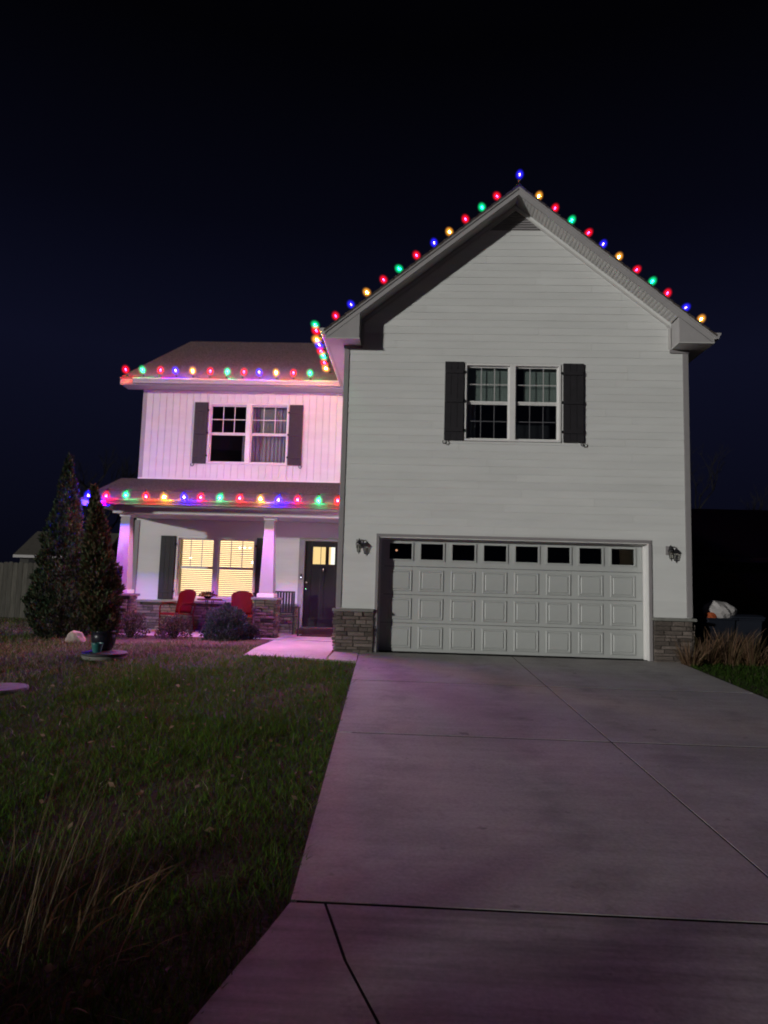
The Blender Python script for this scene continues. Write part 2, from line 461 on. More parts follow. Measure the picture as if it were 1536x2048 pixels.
def wall_core(name, x0, x1, ya, yb, z0, z1, holes, matname='siding'):
    q = MB()
    zc = sorted({z0, z1, *[h[2] for h in holes], *[h[3] for h in holes]}); zc = [z for z in zc if z0 <= z <= z1]
    for za, zb in zip(zc, zc[1:]):
        for s_ in segs(x0, x1, za, zb, holes): q.box(s_[0], s_[1], ya, yb, s_[2], s_[3])
    return q.build(name, matname, house)

def lap_planks(wall, xl, xr, z0, z1, yf, holes, h=0.14, gable=None):
    z = z0
    while z < z1 - 0.01:
        zt = min(z + h, z1)
        a_, b_ = xl, xr
        pieces = []
        for s_ in segs(a_, b_, z, zt, holes):
            c0 = s_[0] + random.uniform(0.8, 3.6)
            while c0 < s_[1] - 0.5:
                pieces.append([s_[0], c0 - 0.0015, s_[2], s_[3]]); s_ = [c0 + 0.0015, s_[1], s_[2], s_[3]]; c0 += 3.66
            pieces.append(s_)
        for s_ in pieces:
            jit = random.uniform(0, 0.0025)
            xa0 = xa1 = s_[0]; xb0 = xb1 = s_[1]
            if gable:
                lim0 = gable(s_[2]); lim1 = gable(s_[3])
                xa0, xa1 = max(xa0, -lim0), max(xa1, -lim1); xb0, xb1 = min(xb0, lim0), min(xb1, lim1)
                if xb1 - xa1 < 0.02: continue
            off = lambda q_: yf - 0.004 - jit - 0.0065 * (1 - (q_ - z) / h)
            yb_, yt_ = off(s_[2]), off(s_[3])
            q = MB()
            q.add([(xa0, yb_, s_[2]), (xb0, yb_, s_[2]), (xb1, yt_, s_[3]), (xa1, yt_, s_[3]),
                   (xa0, yf, s_[2]), (xb0, yf, s_[2]), (xb1, yf, s_[3]), (xa1, yf, s_[3])],
                  [(0, 1, 2, 3), (7, 6, 5, 4), (0, 4, 5, 1), (3, 2, 6, 7), (0, 3, 7, 4), (1, 5, 6, 2)])
            q.build('siding_plank', 'siding', wall)
        z = zt

# ---- garage block front
GW = (-0.925, 0.862, 3.935, 5.412)            # twin window in the gable
GD = (-2.485, 2.485, -0.1, 2.165)             # garage opening incl. casing
TV = (-0.62, 0.62, 8.02, 8.6)
gw_wall = wall_core('wall', -3.19, 3.19, 0.0, 0.30, -0.1, 5.70, [GW, (-2.44, 2.44, -0.1, 2.115)])
q = MB(); q.prism([(-3.19, 5.70), (3.19, 5.70), (3.19, 6.02), (0, 8.56), (-3.19, 6.02)], 'y', 0.0, 0.30)
q.build('gable_wall', 'siding', house)
lap_planks(gw_wall, -3.10, 3.10, 0.80, 8.04, 0.0, [(GW[0] - 0.01, GW[1] + 0.01, GW[2] - 0.01, GW[3] + 0.01), (GD[0], GD[1], -1, GD[3] + 0.005)],
           gable=lambda z: 99 if z < 5.74 else (2.84 if z < 6.08 else min(2.84, (8.475 - z) / PITCH)))
# triangular vent at the peak
q = MB(); q.prism([(-0.53, 8.046), (0.53, 8.046), (0.0, 8.47)], 'y', -0.006, 0.0)
vent = q.build('gable_vent', 'trim', house)
for i in range(8):
    z = 8.06 + i * 0.048; hw = max(0.02, (8.455 - z - 0.04) / PITCH)
    q = MB(); q.prism([(-0.007, z), (-0.028, z), (-0.010, z + 0.04), (-0.007, z + 0.04)], 'x', -hw, hw); q.build('louver', 'trim', vent)
# thin light edge along the gable wall
for s in (-1, 1):
    q = MB(); q.prism([(s * 2.85, 6.195), (s * 2.85, 6.155), (0, 8.435), (0, 8.475)], 'y', -0.030, -0.002); q.build('gable_edge_trim', 'soffit', house)
    bx('knee_trim', *(sorted((s * 2.835, s * 2.885))), -0.030, -0.002, 5.742, 6.155, 'soffit', house)
# sides and back of the garage block
bx('wall', 3.0, 3.18, 0.30, 11.6, -0.1, 5.72, 'siding', house)
bx('wall', -3.18, -3.0, 0.30, WY - 0.01, -0.1, 5.72, 'siding', house)
bx('wall', -8.5, 3.0, 11.6, 11.8, -0.1, 5.72, 'siding', house)
for x0, x1 in ((-3.20, -3.105), (3.105, 3.20)):
    bx('corner_trim', x0, x1, -0.024, 0.09, 0.80, 5.715, 'trim', house, 0.004)
# casing of the garage opening
bx('door_casing', -2.492, -2.437, -0.026, -0.002, 0.0, 2.115, 'trim', house, 0.004)
bx('door_casing', 2.437, 2.492, -0.026, -0.002, 0.0, 2.115, 'trim', house, 0.004)
bx('door_casing', -2.492, 2.492, -0.026, -0.002, 2.118, 2.168, 'trim', house, 0.004)
bx('jamb_liner', -2.452, -2.428, -0.004, 0.300, 0.017, 2.1130, 'white_trim', house)
bx('jamb_liner', 2.428, 2.452, -0.004, 0.300, 0.017, 2.1130, 'white_trim', house)
bx('jamb_liner', -2.427, 2.427, -0.004, 0.300, 2.100, 2.122, 'white_trim', house)
bx('door_stop', -2.427, -2.400, 0.17, 0.21, 0.02, 2.098, 'white_trim', house)
bx('door_stop', 2.400, 2.427, 0.17, 0.21, 0.02, 2.098, 'white_trim', house)
bx('door_stop', -2.399, 2.399, 0.17, 0.21, 2.072, 2.098, 'white_trim', house)
# bulb on the garage opener seen through the first pane etc. (black sheet behind for the unlit garage)
q = MB(); q.box(-2.4, 2.4, 1.6, 1.62, 0.0, 2.4); q.build('garage_dark_sheet', 'unlit_interior', house)

# ---- garage door
gdoor = MB()
DZ = [0.024, 0.545, 1.065, 1.585, 2.10]
pc = [-2.044 + 0.584 * i for i in range(8)]
for r_ in range(3):
    gdoor.box(-2.424, 2.424, 0.225, 0.27, DZ[r_] + 0.004, DZ[r_ + 1] - 0.004)
for s_ in segs(-2.424, 2.424, DZ[3] + 0.004, 1.715, []): gdoor.box(s_[0], s_[1], 0.225, 0.27, s_[2], s_[3])
gdoor.box(-2.424, 2.424, 0.225, 0.27, 2.018, 2.097)
xe = [-2.424] + [v for c in pc for v in (c - 0.212, c + 0.212)] + [2.424]
for a_, b_ in zip(xe[::2], xe[1::2]): gdoor.box(a_, b_, 0.225, 0.27, 1.715, 2.018)
garage_door = gdoor.build('garage_door', 'door_white', house)
pm = MB()
def raised(w, h_, d1, ins):
    q = MB(); w, h_ = w / 2, h_ / 2
    r0 = [(-w, 0, -h_), (w, 0, -h_), (w, 0, h_), (-w, 0, h_)]
    r1 = [(x * (1 - 0.012 / w), -d1, z * (1 - 0.012 / h_)) for x, _, z in r0]
    r2 = [(x * (1 - 0.030 / w), -d1, z * (1 - 0.030 / h_)) for x, _, z in r0]
    r3 = [(x * (1 - ins / w), -0.002, z * (1 - ins / h_)) for x, _, z in r0]
    r4 = [(x * (1 - (ins + 0.02) / w), -d1 * 0.9, z * (1 - (ins + 0.02) / h_)) for x, _, z in r0]
    v = r0 + r1 + r2 + r3 + r4; f = []
    for k in range(4):
        for i in range(4): f.append((k * 4 + i, k * 4 + (i + 1) % 4, k * 4 + 4 + (i + 1) % 4, k * 4 + 4 + i))
    f.append((16, 17, 18, 19)); q.add(v, f); return q
pmesh = raised(0.455, 0.40, 0.016, 0.042).mesh('panel', 'door_white')
for r_ in range(3):
    for c in pc:
        o = link('panel', pmesh, garage_door); o.location = (c, 0.225, (DZ[r_] + DZ[r_ + 1]) / 2)
fm = MB()
for (a_, b_, c_, d_) in ((-0.236, -0.206, -0.175, 0.175), (0.206, 0.236, -0.175, 0.175), (-0.206, 0.206, -0.175, -0.147), (-0.206, 0.206, 0.147, 0.175)):
    fm.box(a_, b_, -0.018, 0.0, c_, d_)
fmesh = fm.mesh('pane_frame', 'door_white')
gm = MB(); gm.box(-0.211, 0.211, 0.0, 0.006, -0.150, 0.150); gmesh = gm.mesh('pane', 'glass')
for i, c in enumerate(pc):
    o = link('pane_frame', fmesh, garage_door); o.location = (c, 0.224, 1.866)
    o = link('pane', gmesh, garage_door); o.location = (c, 0.245, 1.866)
q = MB(); q.lathe([(0.0, -0.02), (0.018, -0.01), (0.02, 0.01), (0.0, 0.02)], 8, c=(-2.13, 0.62, 1.90)); q.build('opener_light', 'led_amber', garage_door)
bx('bottom_seal', -2.42, 2.42, 0.222, 0.27, 0.017, 0.027, 'rubber', garage_door)

# ---- roofs: stepped shingle courses over a deck
def shingle_roof(name, x0, x1, ya, za, yb, zb, th=0.03, course=0.14):
    """slope rising from (ya,za) to (yb,zb), running along x"""
    n = max(3, int(math.hypot(yb - ya, zb - za) / course)); q = MB()
    for i in range(n):
        t0, t1 = i / n, (i + 1) / n
        y0_, y1_ = ya + (yb - ya) * t0, ya + (yb - ya) * t1 + 0.02
        z0_, z1_ = za + (zb - za) * t0, za + (zb - za) * t1
        q.prism([(y0_, z0_ + 0.019), (y1_, z1_ + 0.003), (y1_, z1_ - th), (y0_, z0_ - th)], 'x', x0, x1)
    return q.build(name, 'shingle', house)
def shingle_roof_x(name, y0_, y1_, xa, za, xb, zb, th=0.03, course=0.16):
    n = int(math.hypot(xb - xa, zb - za) / course); q = MB()
    for i in range(n):
        t0, t1 = i / n, (i + 1) / n
        xa_, xb_ = xa + (xb - xa) * t0, xa + (xb - xa) * (t1 + 0.1 / n)
        q.prism([(xa_, za + (zb - za) * t0 + 0.011), (xb_, za + (zb - za) * t1 + 0.003), (xb_, za + (zb - za) * t1 - th), (xa_, za + (zb - za) * t0 - th)], 'y', y0_, y1_)
    return q.build(name, 'shingle', house)
RZ = lambda x: APEX - PITCH * abs(x)
for s in (-1, 1):
    shingle_roof_x('roof', -0.425, 11.9, s * 3.56, RZ(3.56), 0.0, APEX)
    # rake board
    q = MB(); q.prism([(0, APEX - 0.034), (s * 3.52, RZ(3.52) - 0.034), (s * 3.52, RZ(3.52) - 0.185), (0, APEX - 0.185)], 'y', -0.40, -0.37)
    q.build('rake_board', 'fascia', house)
    q = MB(); q.prism([(0, APEX - 0.032), (s * 3.54, RZ(3.54) - 0.032), (s * 3.54, RZ(3.54) - 0.075), (0, APEX - 0.075)], 'y', -0.418, -0.402)
    q.build('rake_shadow_board', 'fascia', house)
    # rake soffit: vented panels, alternate strips set back
    q = MB(); n = 96
    for i in range(n):
        xa, xb = 2.9 * i / n, 2.9 * (i + 1) / n
        d = 0.0 if i % 2 else 0.006
        w = xb if i % 2 else xb
        q.prism([(s * xa, RZ(xa) - 0.165 + d), (s * w, RZ(w) - 0.165 + d), (s * w, RZ(w) - 0.06), (s * xa, RZ(xa) - 0.06)], 'y', -0.369, -0.003)
    q.build('rake_soffit', 'soffit', house)
    # boxed return at the foot of the rake
    q = MB(); q.prism([(s * 2.90, 5.742), (s * 3.50, 5.742), (s * 3.50, RZ(3.50) - 0.19), (s * 2.90, RZ(2.90) - 0.19)], 'y', -0.395, -0.006)
    q.build('eave_return', 'fascia', house, 0.004)
    q = MB(); q.box(*sorted((s * 2.885, s * 3.515)), -0.405, -0.008, 5.722, 5.741); q.build('return_soffit', 'soffit', house)
    # side eave
    yb = 11.8 if s > 0 else WY + 1.2
    bx('eave_soffit', *sorted((s * 3.181, s * 3.50)), -0.004, yb, 5.735, 5.755, 'soffit', house)
    bx('eave_fascia', *sorted((s * 3.501, s * 3.52)), -0.398, yb, 5.735, RZ(3.52) - 0.035, 'fascia', house)
    bx('frieze', *sorted((s * 2.86, s * 3.21)), -0.040, -0.026, 5.66, 5.72, 'trim', house)

def gutter_poly(w=0.115, h=0.115):
    o = [(0, h), (0, 0), (w * 0.62, 0), (w * 0.70, h * 0.30), (w * 0.92, h * 0.62), (w, h * 0.80), (w, h)]
    i = [(w - 0.012, h), (w - 0.012, h * 0.82), (w * 0.84, h * 0.64), (w * 0.62, h * 0.32), (w * 0.55, 0.008), (0.006, 0.008), (0.006, h)]
    return o + i
gp = gutter_poly()
q = MB(); q.prism([(-3.521 - a_, 5.80 + b_) for a_, b_ in gp], 'y', -0.41, 3.10); q.prism([(-3.521 - a_, 5.80 + b_) for a_, b_ in gp[:7]], 'y', -0.416, -0.411); q.build('gutter', 'gutter', house)
q = MB(); q.prism([(3.521 + a_, 5.80 + b_) for a_, b_ in gp[:7]], 'y', -0.416, -0.411); q.prism([(3.521 + a_, 5.80 + b_) for a_, b_ in gp], 'y', -0.41, 11.8); q.build('gutter', 'fascia', house)

# ---- wing (upper storey with board siding, porch below)
UW = (-6.868, -4.900, 4.035, 5.532)
LW = (-7.480, -5.555, 0.765, 2.250)
ED = (-4.440, -3.500, -0.05, 2.262)
up_wall = wall_core('wall', -8.50, -3.0, WY, WY + 0.2, 2.70, 5.84, [UW])
low_wall = wall_core('wall', -8.50, -3.0, WY, WY + 0.2, -0.1, 2.70, [LW, ED])
bx('wall', -8.50, -8.30, WY + 0.2, 11.6, -0.1, 5.84, 'siding', house)
# vertical boards, each with its raised lap
x = -8.44; bw = 0.168
while x < -3.22:
    xb = min(x + bw, -3.205)
    for s_ in segs(x, xb, 3.66, 5.80, [(UW[0] - 0.01, UW[1] + 0.01, UW[2] - 0.01, UW[3] + 0.01)]):
        q = MB(); q.prism([(s_[0], WY), (s_[0], WY - 0.006), (s_[0] + min(0.010, (s_[1] - s_[0]) * .4), WY - 0.017), (s_[1] - min(0.012, (s_[1] - s_[0]) * .4), WY - 0.017), (s_[1] - 0.001, WY - 0.004), (s_[1] - 0.001, WY)], 'z', s_[2], s_[3])
        q.build('siding_board', 'siding', up_wall)
    x = xb
lap_planks(low_wall, -8.42, -3.21, 0.72, 2.62, WY, [(LW[0] - 0.01, LW[1] + 0.01, LW[2] - 0.01, LW[3] + 0.01), (ED[0] - 0.075, ED[1] + 0.08, -1, ED[3] + 0.01)], h=0.13)
bx('corner_trim', -8.53, -8.435, WY - 0.024, WY + 0.08, 2.80, 5.80, 'fascia', house, 0.004)
bx('corner_trim', -8.53, -8.415, WY - 0.024, WY + 0.08, 0.03, 2.62, 'trim', house, 0.004)
bx('frieze_board', -8.53, -3.205, WY - 0.030, WY - 0.001, 5.80, 5.842, 'white_trim', house)
bx('skirt_trim', -8.53, -3.205, WY - 0.034, WY - 0.001, 3.615, 3.660, 'white_trim', house, 0.004)
# wing roof
WE, WZ, WP, WRY = 3.26, 6.015, 0.54, 8.28
shingle_roof('roof', -8.97, -0.02, WE, WZ, WRY, WZ + WP * (WRY - WE))
q = MB(); q.prism([(WRY, WZ + WP * (WRY - WE) - 0.005), (13.2, WZ), (13.2, WZ - 0.05), (WRY, WZ + WP * (WRY - WE) - 0.06)], 'x', -8.97, -0.02); q.build('roof', 'shingle', house)
q = MB(); q.prism([(WE + 0.02, WZ - 0.03), (WRY, WZ + WP * (WRY - WE) - 0.02), (WRY, WZ + WP * (WRY - WE) - 0.17), (WE + 0.02, WZ - 0.17)], 'x', -8.955, -8.925); q.build('rake_board', 'fascia', house)
q = MB(); q.prism([(WY, 5.845), (WRY, 8.5), (11.6, 5.845)], 'x', -8.50, -8.36); q.build('gable_wall', 'siding', house)
bx('eave_soffit', -8.92, -3.53, WE + 0.03, WY - 0.002, 5.844, 5.858, 'soffit', house)
bx('eave_fascia', -8.60, -3.525, WE + 0.008, WE + 0.028, 5.842, WZ - 0.031, 'fascia', house)
q = MB(); q.prism([(WE + 0.007 - a_, 5.872 + b_) for a_, b_ in gp], 'x', -8.60, -3.535); q.prism([(WE + 0.007 - a_, 5.872 + b_) for a_, b_ in gp[:7]], 'x', -8.606, -8.601); q.build('gutter', 'gutter', house)
bx('eave_fascia', -8.92, -8.605, WE + 0.008, WE + 0.028, 5.842, WZ - 0.031, 'trim', house)
# porch roof
PE, PZ = 1.68, 2.885
shingle_roof('porch_roof', -8.93, -3.205, PE, PZ, WY, PZ + 0.37 * (WY - PE), course=0.13)
q = MB(); q.prism([(PE + 0.02, PZ - 0.03), (WY - 0.01, PZ + 0.37 * (WY - PE) - 0.035), (WY - 0.01, PZ + 0.37 * (WY - PE) - 0.16), (PE + 0.02, PZ - 0.15)], 'x', -8.92, -8.895); q.build('rake_board', 'fascia', house)
bx('porch_fascia', -8.89, -3.21, PE + 0.008, PE + 0.028, 2.735, PZ - 0.031, 'fascia', house)
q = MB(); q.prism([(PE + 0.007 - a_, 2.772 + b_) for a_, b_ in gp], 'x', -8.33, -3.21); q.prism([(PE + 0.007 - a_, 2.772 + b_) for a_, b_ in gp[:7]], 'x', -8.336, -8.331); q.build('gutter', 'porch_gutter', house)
bx('porch_soffit', -8.89, -3.21, PE + 0.03, 2.00, 2.785, 2.800, 'soffit', house)
bx('porch_soffit', -8.89, -8.36, 2.00, WY - 0.03, 2.785, 2.800, 'soffit', house)
beam = bx('porch_beam', -8.34, -3.21, 2.012, 2.22, 2.63, 2.784, 'soffit', house)
x = -8.34
while x < -3.3:
    bx('beam_panel', x, x + 0.078, 2.0, 2.012, 2.648, 2.784, 'soffit', beam); x += 0.09
bx('beam_edge', -8.345, -3.21, 1.985, 2.235, 2.622, 2.646, 'white_trim', house)
bx('porch_beam', -8.34, -8.16, 2.24, WY - 0.03, 2.63, 2.784, 'soffit', house)
bx('porch_ceiling', -8.15, -3.205, 2.236, WY - 0.02, 2.655, 2.675, 'soffit', house)
q = MB(); q.prism([(2.02, 2.80), (WY - 0.01, 2.80), (WY - 0.01, 3.55), (2.02, 2.93)], 'x', -8.30, -8.26); q.build('porch_gable', 'siding', house)
bx('porch_floor', -8.45, -3.205, 1.87, WY - 0.002, -0.08, 0.034, 'concrete_walk', house, 0.008)

# ---- stone work
svar = []
for k in range(8):
    q = MB(); r = random.Random(k)
    v = [(sx * .5 * (1 - r.random() * .10), sy * .5 * (1 - (r.random() * .25 if sy < 0 else 0)), sz * .5 * (1 - r.random() * .16)) for sz in (-1, 1) for sy in (-1, 1) for sx in (-1, 1)]
    # extra bulge on the face
    c = (r.uniform(-.2, .2), -0.5 - r.uniform(.05, .22), r.uniform(-.2, .2))
    v.append(c)
    f = [(0, 2, 3, 1), (4, 5, 7, 6), (0, 4, 6, 2), (1, 3, 7, 5), (2, 6, 7, 3), (0, 1, 8), (1, 5, 8), (5, 4, 8), (4, 0, 8)]
    q.add(v, f); svar.append(q.mesh('stone', 'stone'))
def stones(parent, a0, a1, z0, z1, face, axis='x', sgn=-1):
    """ledge stones on a face: axis 'x' -> faces -y at y=face; axis 'y' -> faces sgn*x at x=face"""
    z = z0
    while z < z1 - 0.02:
        h = min(random.uniform(0.045, 0.085), z1 - z)
        if z1 - z - h < 0.03: h = z1 - z
        p = a0
        while p < a1 - 0.01:
            w = min(random.uniform(0.10, 0.34), a1 - p)
            if a1 - p - w < 0.07: w = a1 - p
            d = random.uniform(0.045, 0.075)
            o = link('stone', random.choice(svar), parent)
            o.scale = (w - 0.007, d, h - 0.007)
            if axis == 'x': o.location = (p + w / 2, face - d / 2 + 0.018, z + h / 2)
            else:
                o.location = (face - sgn * -1 * 0 + sgn * (d / 2 - 0.018), p + w / 2, z + h / 2)
                o.rotation_euler = (0, 0, math.pi / 2 * (1 if sgn > 0 else -1))
            p += w
        z += h
def stone_base(x0, x1, y0_, y1_, z0, z1, right=False, left=False, name='stone_base', ledge=True):
    b = bx(name, x0 + 0.02, x1 - 0.02, y0_ + 0.02, y1_, z0, z1, 'mortar', house)
    stones(b, x0 + (0.03 if left else 0), x1 - (0.03 if right else 0), z0, z1, y0_ + 0.02, 'x')
    if right: stones(b, y0_ + 0.01, y1_, z0, z1, x1 - 0.02, 'y', 1)
    if left: stones(b, y0_ + 0.01, y1_, z0, z1, x0 + 0.02, 'y', -1)
    if ledge:
        bx('stone_ledge', x0 - 0.035, x1 + (0.035 if right else 0), y0_ - 0.075, y1_ if not (left or right) else y1_, z1 + 0.001, z1 + 0.055, 'ledge', b, 0.012)
    return b
stone_base(-3.215, -2.50, -0.055, 0.0, -0.02, 0.735, left=True)
stone_base(2.50, 3.20, -0.055, 0.0, -0.02, 0.735, right=True)
stone_base(-8.50, -4.53, WY - 0.06, WY - 0.001, 0.035, 0.66)
# porch piers and tapered columns
for cx in (-8.13, -4.945):
    pier = stone_base(cx - 0.235, cx + 0.235, 2.07, 2.50, 0.0, 0.83, right=True, left=True, name='porch_pier', ledge=False)
    bx('pier_cap', cx - 0.285, cx + 0.285, 2.00, 2.56, 0.832, 0.885, 'ledge', pier, 0.012)
    q = MB(); b2, t2 = 0.150, 0.100; cy = 2.275
    q.add([(cx - b2, cy - b2, 0.97), (cx + b2, cy - b2, 0.97), (cx + b2, cy + b2, 0.97), (cx - b2, cy + b2, 0.97),
           (cx - t2, cy - t2, 2.56), (cx + t2, cy - t2, 2.56), (cx + t2, cy + t2, 2.56), (cx - t2, cy + t2, 2.56)],
          [(0, 3, 2, 1), (4, 5, 6, 7), (0, 1, 5, 4), (1, 2, 6, 5), (2, 3, 7, 6), (3, 0, 4, 7)])
    col = q.build('porch_column', 'column_paint', house, 0.005)
    bx('column_base', cx - 0.185, cx + 0.185, cy - 0.185, cy + 0.185, 0.887, 0.972, 'white_trim', col, 0.01)
    bx('column_capital', cx - 0.125, cx + 0.125, cy - 0.125, cy + 0.125, 2.558, 2.621, 'white_trim', col, 0.008)

# ---- windows
def twin_window(hole, yf, grid_low=(False, False), dark=True, gmat='muntin'):
    x0, x1, z0, z1 = hole; xm = (x0 + x1) / 2; fr = 0.040; mu = 0.055
    q = MB()
    ya, yb = yf - 0.030, yf + 0.10
    q.box(x0, x0 + fr, ya, yb, z0, z1); q.box(x1 - fr, x1, ya, yb, z0, z1)
    q.box(x0 + fr, x1 - fr, ya, yb, z1 - fr, z1); q.box(x0 + fr, x1 - fr, ya, yb, z0, z0 + fr)
    q.box(xm - mu, xm + mu, ya + 0.004, yb, z0 + fr, z1 - fr)
    w = q.build('window', 'white_trim', house, 0.004)
    zm = (z0 + z1) / 2
    for u, (a_, b_) in enumerate(((x0 + fr, xm - mu), (xm + mu, x1 - fr))):
        for lv, (c_, d_) in enumerate(((z0 + fr, zm), (zm, z1 - fr))):
            yy = yf + (0.045 if lv == 0 else 0.030)
            s = 0.026
            q = MB()
            q.box(a_, a_ + s, yy, yy + 0.03, c_, d_); q.box(b_ - s, b_, yy, yy + 0.03, c_, d_)
            q.box(a_ + s, b_ - s, yy, yy + 0.03, c_, c_ + (s if lv == 0 else 0.030)); q.box(a_ + s, b_ - s, yy, yy + 0.03, d_ - (s if lv else 0.030), d_)
            q.build('sash', 'white_trim', w)
            bx('pane', a_ + s, b_ - s, yy + 0.012, yy + 0.016, c_ + s, d_ - s, 'glass', w)
            if lv == 1 or grid_low[u]:
                q = MB(); ga, gb, gc, gd = a_ + s, b_ - s, c_ + s, d_ - s
                for t in (1 / 3, 2 / 3):
                    xx = ga + (gb - ga) * t; q.box(xx - 0.008, xx + 0.008, yy + 0.004, yy + 0.011, gc, gd)
                zz = (gc + gd) / 2; q.box(ga, gb, yy + 0.0035, yy + 0.0115, zz - 0.008, zz + 0.008)
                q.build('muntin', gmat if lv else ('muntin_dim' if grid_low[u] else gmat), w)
    if dark:
        q = MB(); q.box(x0 - 0.3, x1 + 0.3, yf + 0.9, yf + 0.92, z0 - 0.3, z1 + 0.3); q.build('room', 'unlit_interior', w)  # near-black sheet in place of the unlit room's darkness
    return w, (x0 + fr, xm - mu, xm + mu, x1 - fr, z0 + fr, z1 - fr)
def slats(parent, a_, b_, c_, d_, y, matname, pitch=0.046, tilt=0.55, w=0.024):
    q = MB(); z = d_ - 0.03
    ca, sa = math.cos(tilt) * w, math.sin(tilt) * w
    while z > c_ + 0.02:
        q.prism([(y - ca, z - sa), (y + ca, z + sa), (y + ca, z + sa + 0.003), (y - ca, z - sa + 0.003)], 'x', a_, b_); z -= pitch
    o = q.build('blind', matname, parent); return o
def drape(parent, a_, b_, c_, d_, y, folds=9):
    n = folds * 8; q = MB(); v = []; f = []
    for i in range(n + 1):
        t = i / n; xx = a_ + (b_ - a_) * t; yy = y + 0.022 * math.sin(t * folds * 2 * math.pi + 0.6 * math.sin(9 * t))
        v += [(xx, yy, c_), (xx, yy, d_)]
    for i in range(n): f.append((2 * i, 2 * i + 2, 2 * i + 3, 2 * i + 1))
    q.add(v, f); o = q.build('curtain', 'curtain', parent, smooth=True); return o

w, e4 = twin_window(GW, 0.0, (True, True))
zm = (e4[4] + e4[5]) / 2
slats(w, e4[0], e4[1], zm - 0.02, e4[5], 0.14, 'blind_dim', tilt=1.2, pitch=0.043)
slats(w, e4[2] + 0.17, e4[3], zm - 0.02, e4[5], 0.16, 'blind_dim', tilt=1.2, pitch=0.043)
drape(w, e4[0] - .05, e4[0] + 0.20, e4[4], e4[5], 0.24, 3)
w, e4 = twin_window(UW, WY, (False, False), gmat='white_trim')
drape(w, e4[2] - 0.04, e4[3] + 0.04, e4[4], e4[5], WY + 0.20, 10)
drape(w, e4[1] - 0.13, e4[1] + 0.03, e4[4], (e4[4] + e4[5]) / 2, WY + 0.20, 3)
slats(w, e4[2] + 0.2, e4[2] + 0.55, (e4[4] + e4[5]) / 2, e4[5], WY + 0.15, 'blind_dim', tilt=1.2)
w, e4 = twin_window(LW, WY, (False, False), dark=False)
slats(w, e4[0] + 0.004, e4[1] - 0.004, e4[4], e4[5], WY + 0.135, 'blind')
slats(w, e4[2] + 0.004, e4[3] - 0.004, e4[4], e4[5], WY + 0.135, 'blind')
q = MB(); q.box(LW[0] - 0.1, LW[1] + 0.1, WY + 0.75, WY + 0.77, LW[2] - 0.3, LW[3] + 0.2); q.build('lit_room', 'room_warm', w)
q = MB()
for cx_, cz_ in ((-6.05, 2.02), (-5.93, 2.03), (-5.80, 2.03), (-5.72, 1.68), (-7.26, 1.76)):
    q.lathe([(0.0, -0.03), (0.026, -0.02), (0.03, 0.0), (0.02, 0.025), (0, 0.03)], 8, c=(cx_, WY + 0.4, cz_))
q.build('pendant_bulbs', 'pendant', w)

# shutters
def shutter(x0, x1, z0, z1, yf, matname, side, hooks=True):
    q = MB(); q.box(x0, x1, yf - 0.045, yf - 0.020, z0, z1)
    s = q.build('shutter', matname, house, 0.004)
    n = 3
    for i in range(n):
        a_ = x0 + (x1 - x0) * i / n; b_ = x0 + (x1 - x0) * (i + 1) / n
        bx('shutter_board', a_ + 0.003, b_ - 0.003, yf - 0.054, yf - 0.046, z0 + 0.004, z1 - 0.004, matname, s)
    for t in (0.13, 0.5, 0.87) if hooks else (0.13, 0.87):
        zc = z0 + (z1 - z0) * t
        bx('batten', x0 + 0.01, x1 - 0.01, yf - 0.072, yf - 0.055, zc - 0.035, zc + 0.035, matname, s, 0.003)
        hx = x1 if side < 0 else x0
        bx('hinge', min(hx, hx - side * 0.03), max(hx, hx - side * 0.03), yf - 0.060, yf - 0.032, zc - 0.022, zc + 0.022, 'black_metal', s)
    if hooks:
        hx = x0 + 0.05 if side < 0 else x1 - 0.05
        pts = [(hx, yf - 0.04, z0 + 0.01)] + [(hx + side * (0.035 - 0.035 * math.cos(t)), yf - 0.06, z0 - 0.035 - 0.035 * math.sin(t)) for t in np.linspace(0, math.pi * 1.25, 9)]
        q = MB(); q.tube(pts, 0.009, 6); q.build('shutter_hook', 'black_metal', s, smooth=True)
shutter(-1.292, -0.938, 3.935, 5.435, 0.0, 'shutter', -1)
shutter(0.902, 1.275, 3.935, 5.430, 0.0, 'shutter', 1)
shutter(-7.220, -6.890, 4.025, 5.545, WY, 'shutter_brown', -1)
shutter(-4.885, -4.555, 4.025, 5.515, WY, 'shutter_brown', 1)
shutter(-7.860, -7.500, 0.735, 2.255, WY, 'shutter', -1, False)
shutter(-5.535, -5.185, 0.735, 2.255, WY, 'shutter', 1, False)

# ---- entry door
bx('door_jamb', -4.515, -4.380, WY - 0.040, WY + 0.10, 0.16, 2.215, 'trim', house, 0.004)
bx('door_jamb', -3.515, -3.430, WY - 0.040, WY + 0.10, 0.16, 2.215, 'trim', house, 0.004)
bx('door_jamb', -4.515, -3.430, WY - 0.040, WY + 0.10, 2.217, 2.285, 'trim', house, 0.004)
bx('door_sill', -4.48, -3.45, WY - 0.22, WY + 0.10, 0.036, 0.155, 'brick', house, 0.01)
bx('threshold', -4.42, -3.48, WY - 0.06, WY + 0.11, 0.157, 0.185, 'steel', house)
ex0, ex1 = -4.372, -3.520
q = MB()
gx0, gx1, gz0, gz1 = -4.190, -3.625, 1.670, 2.080
for s_ in segs(ex0, ex1, 0.19, gz0, []): q.box(s_[0], s_[1], WY + 0.02, WY + 0.065, s_[2], s_[3])
q.box(ex0, gx0, WY + 0.02, WY + 0.065, gz0, gz1); q.box(gx1, ex1, WY + 0.02, WY + 0.065, gz0, gz1)
q.box(ex0, ex1, WY + 0.02, WY + 0.065, gz1, 2.212)
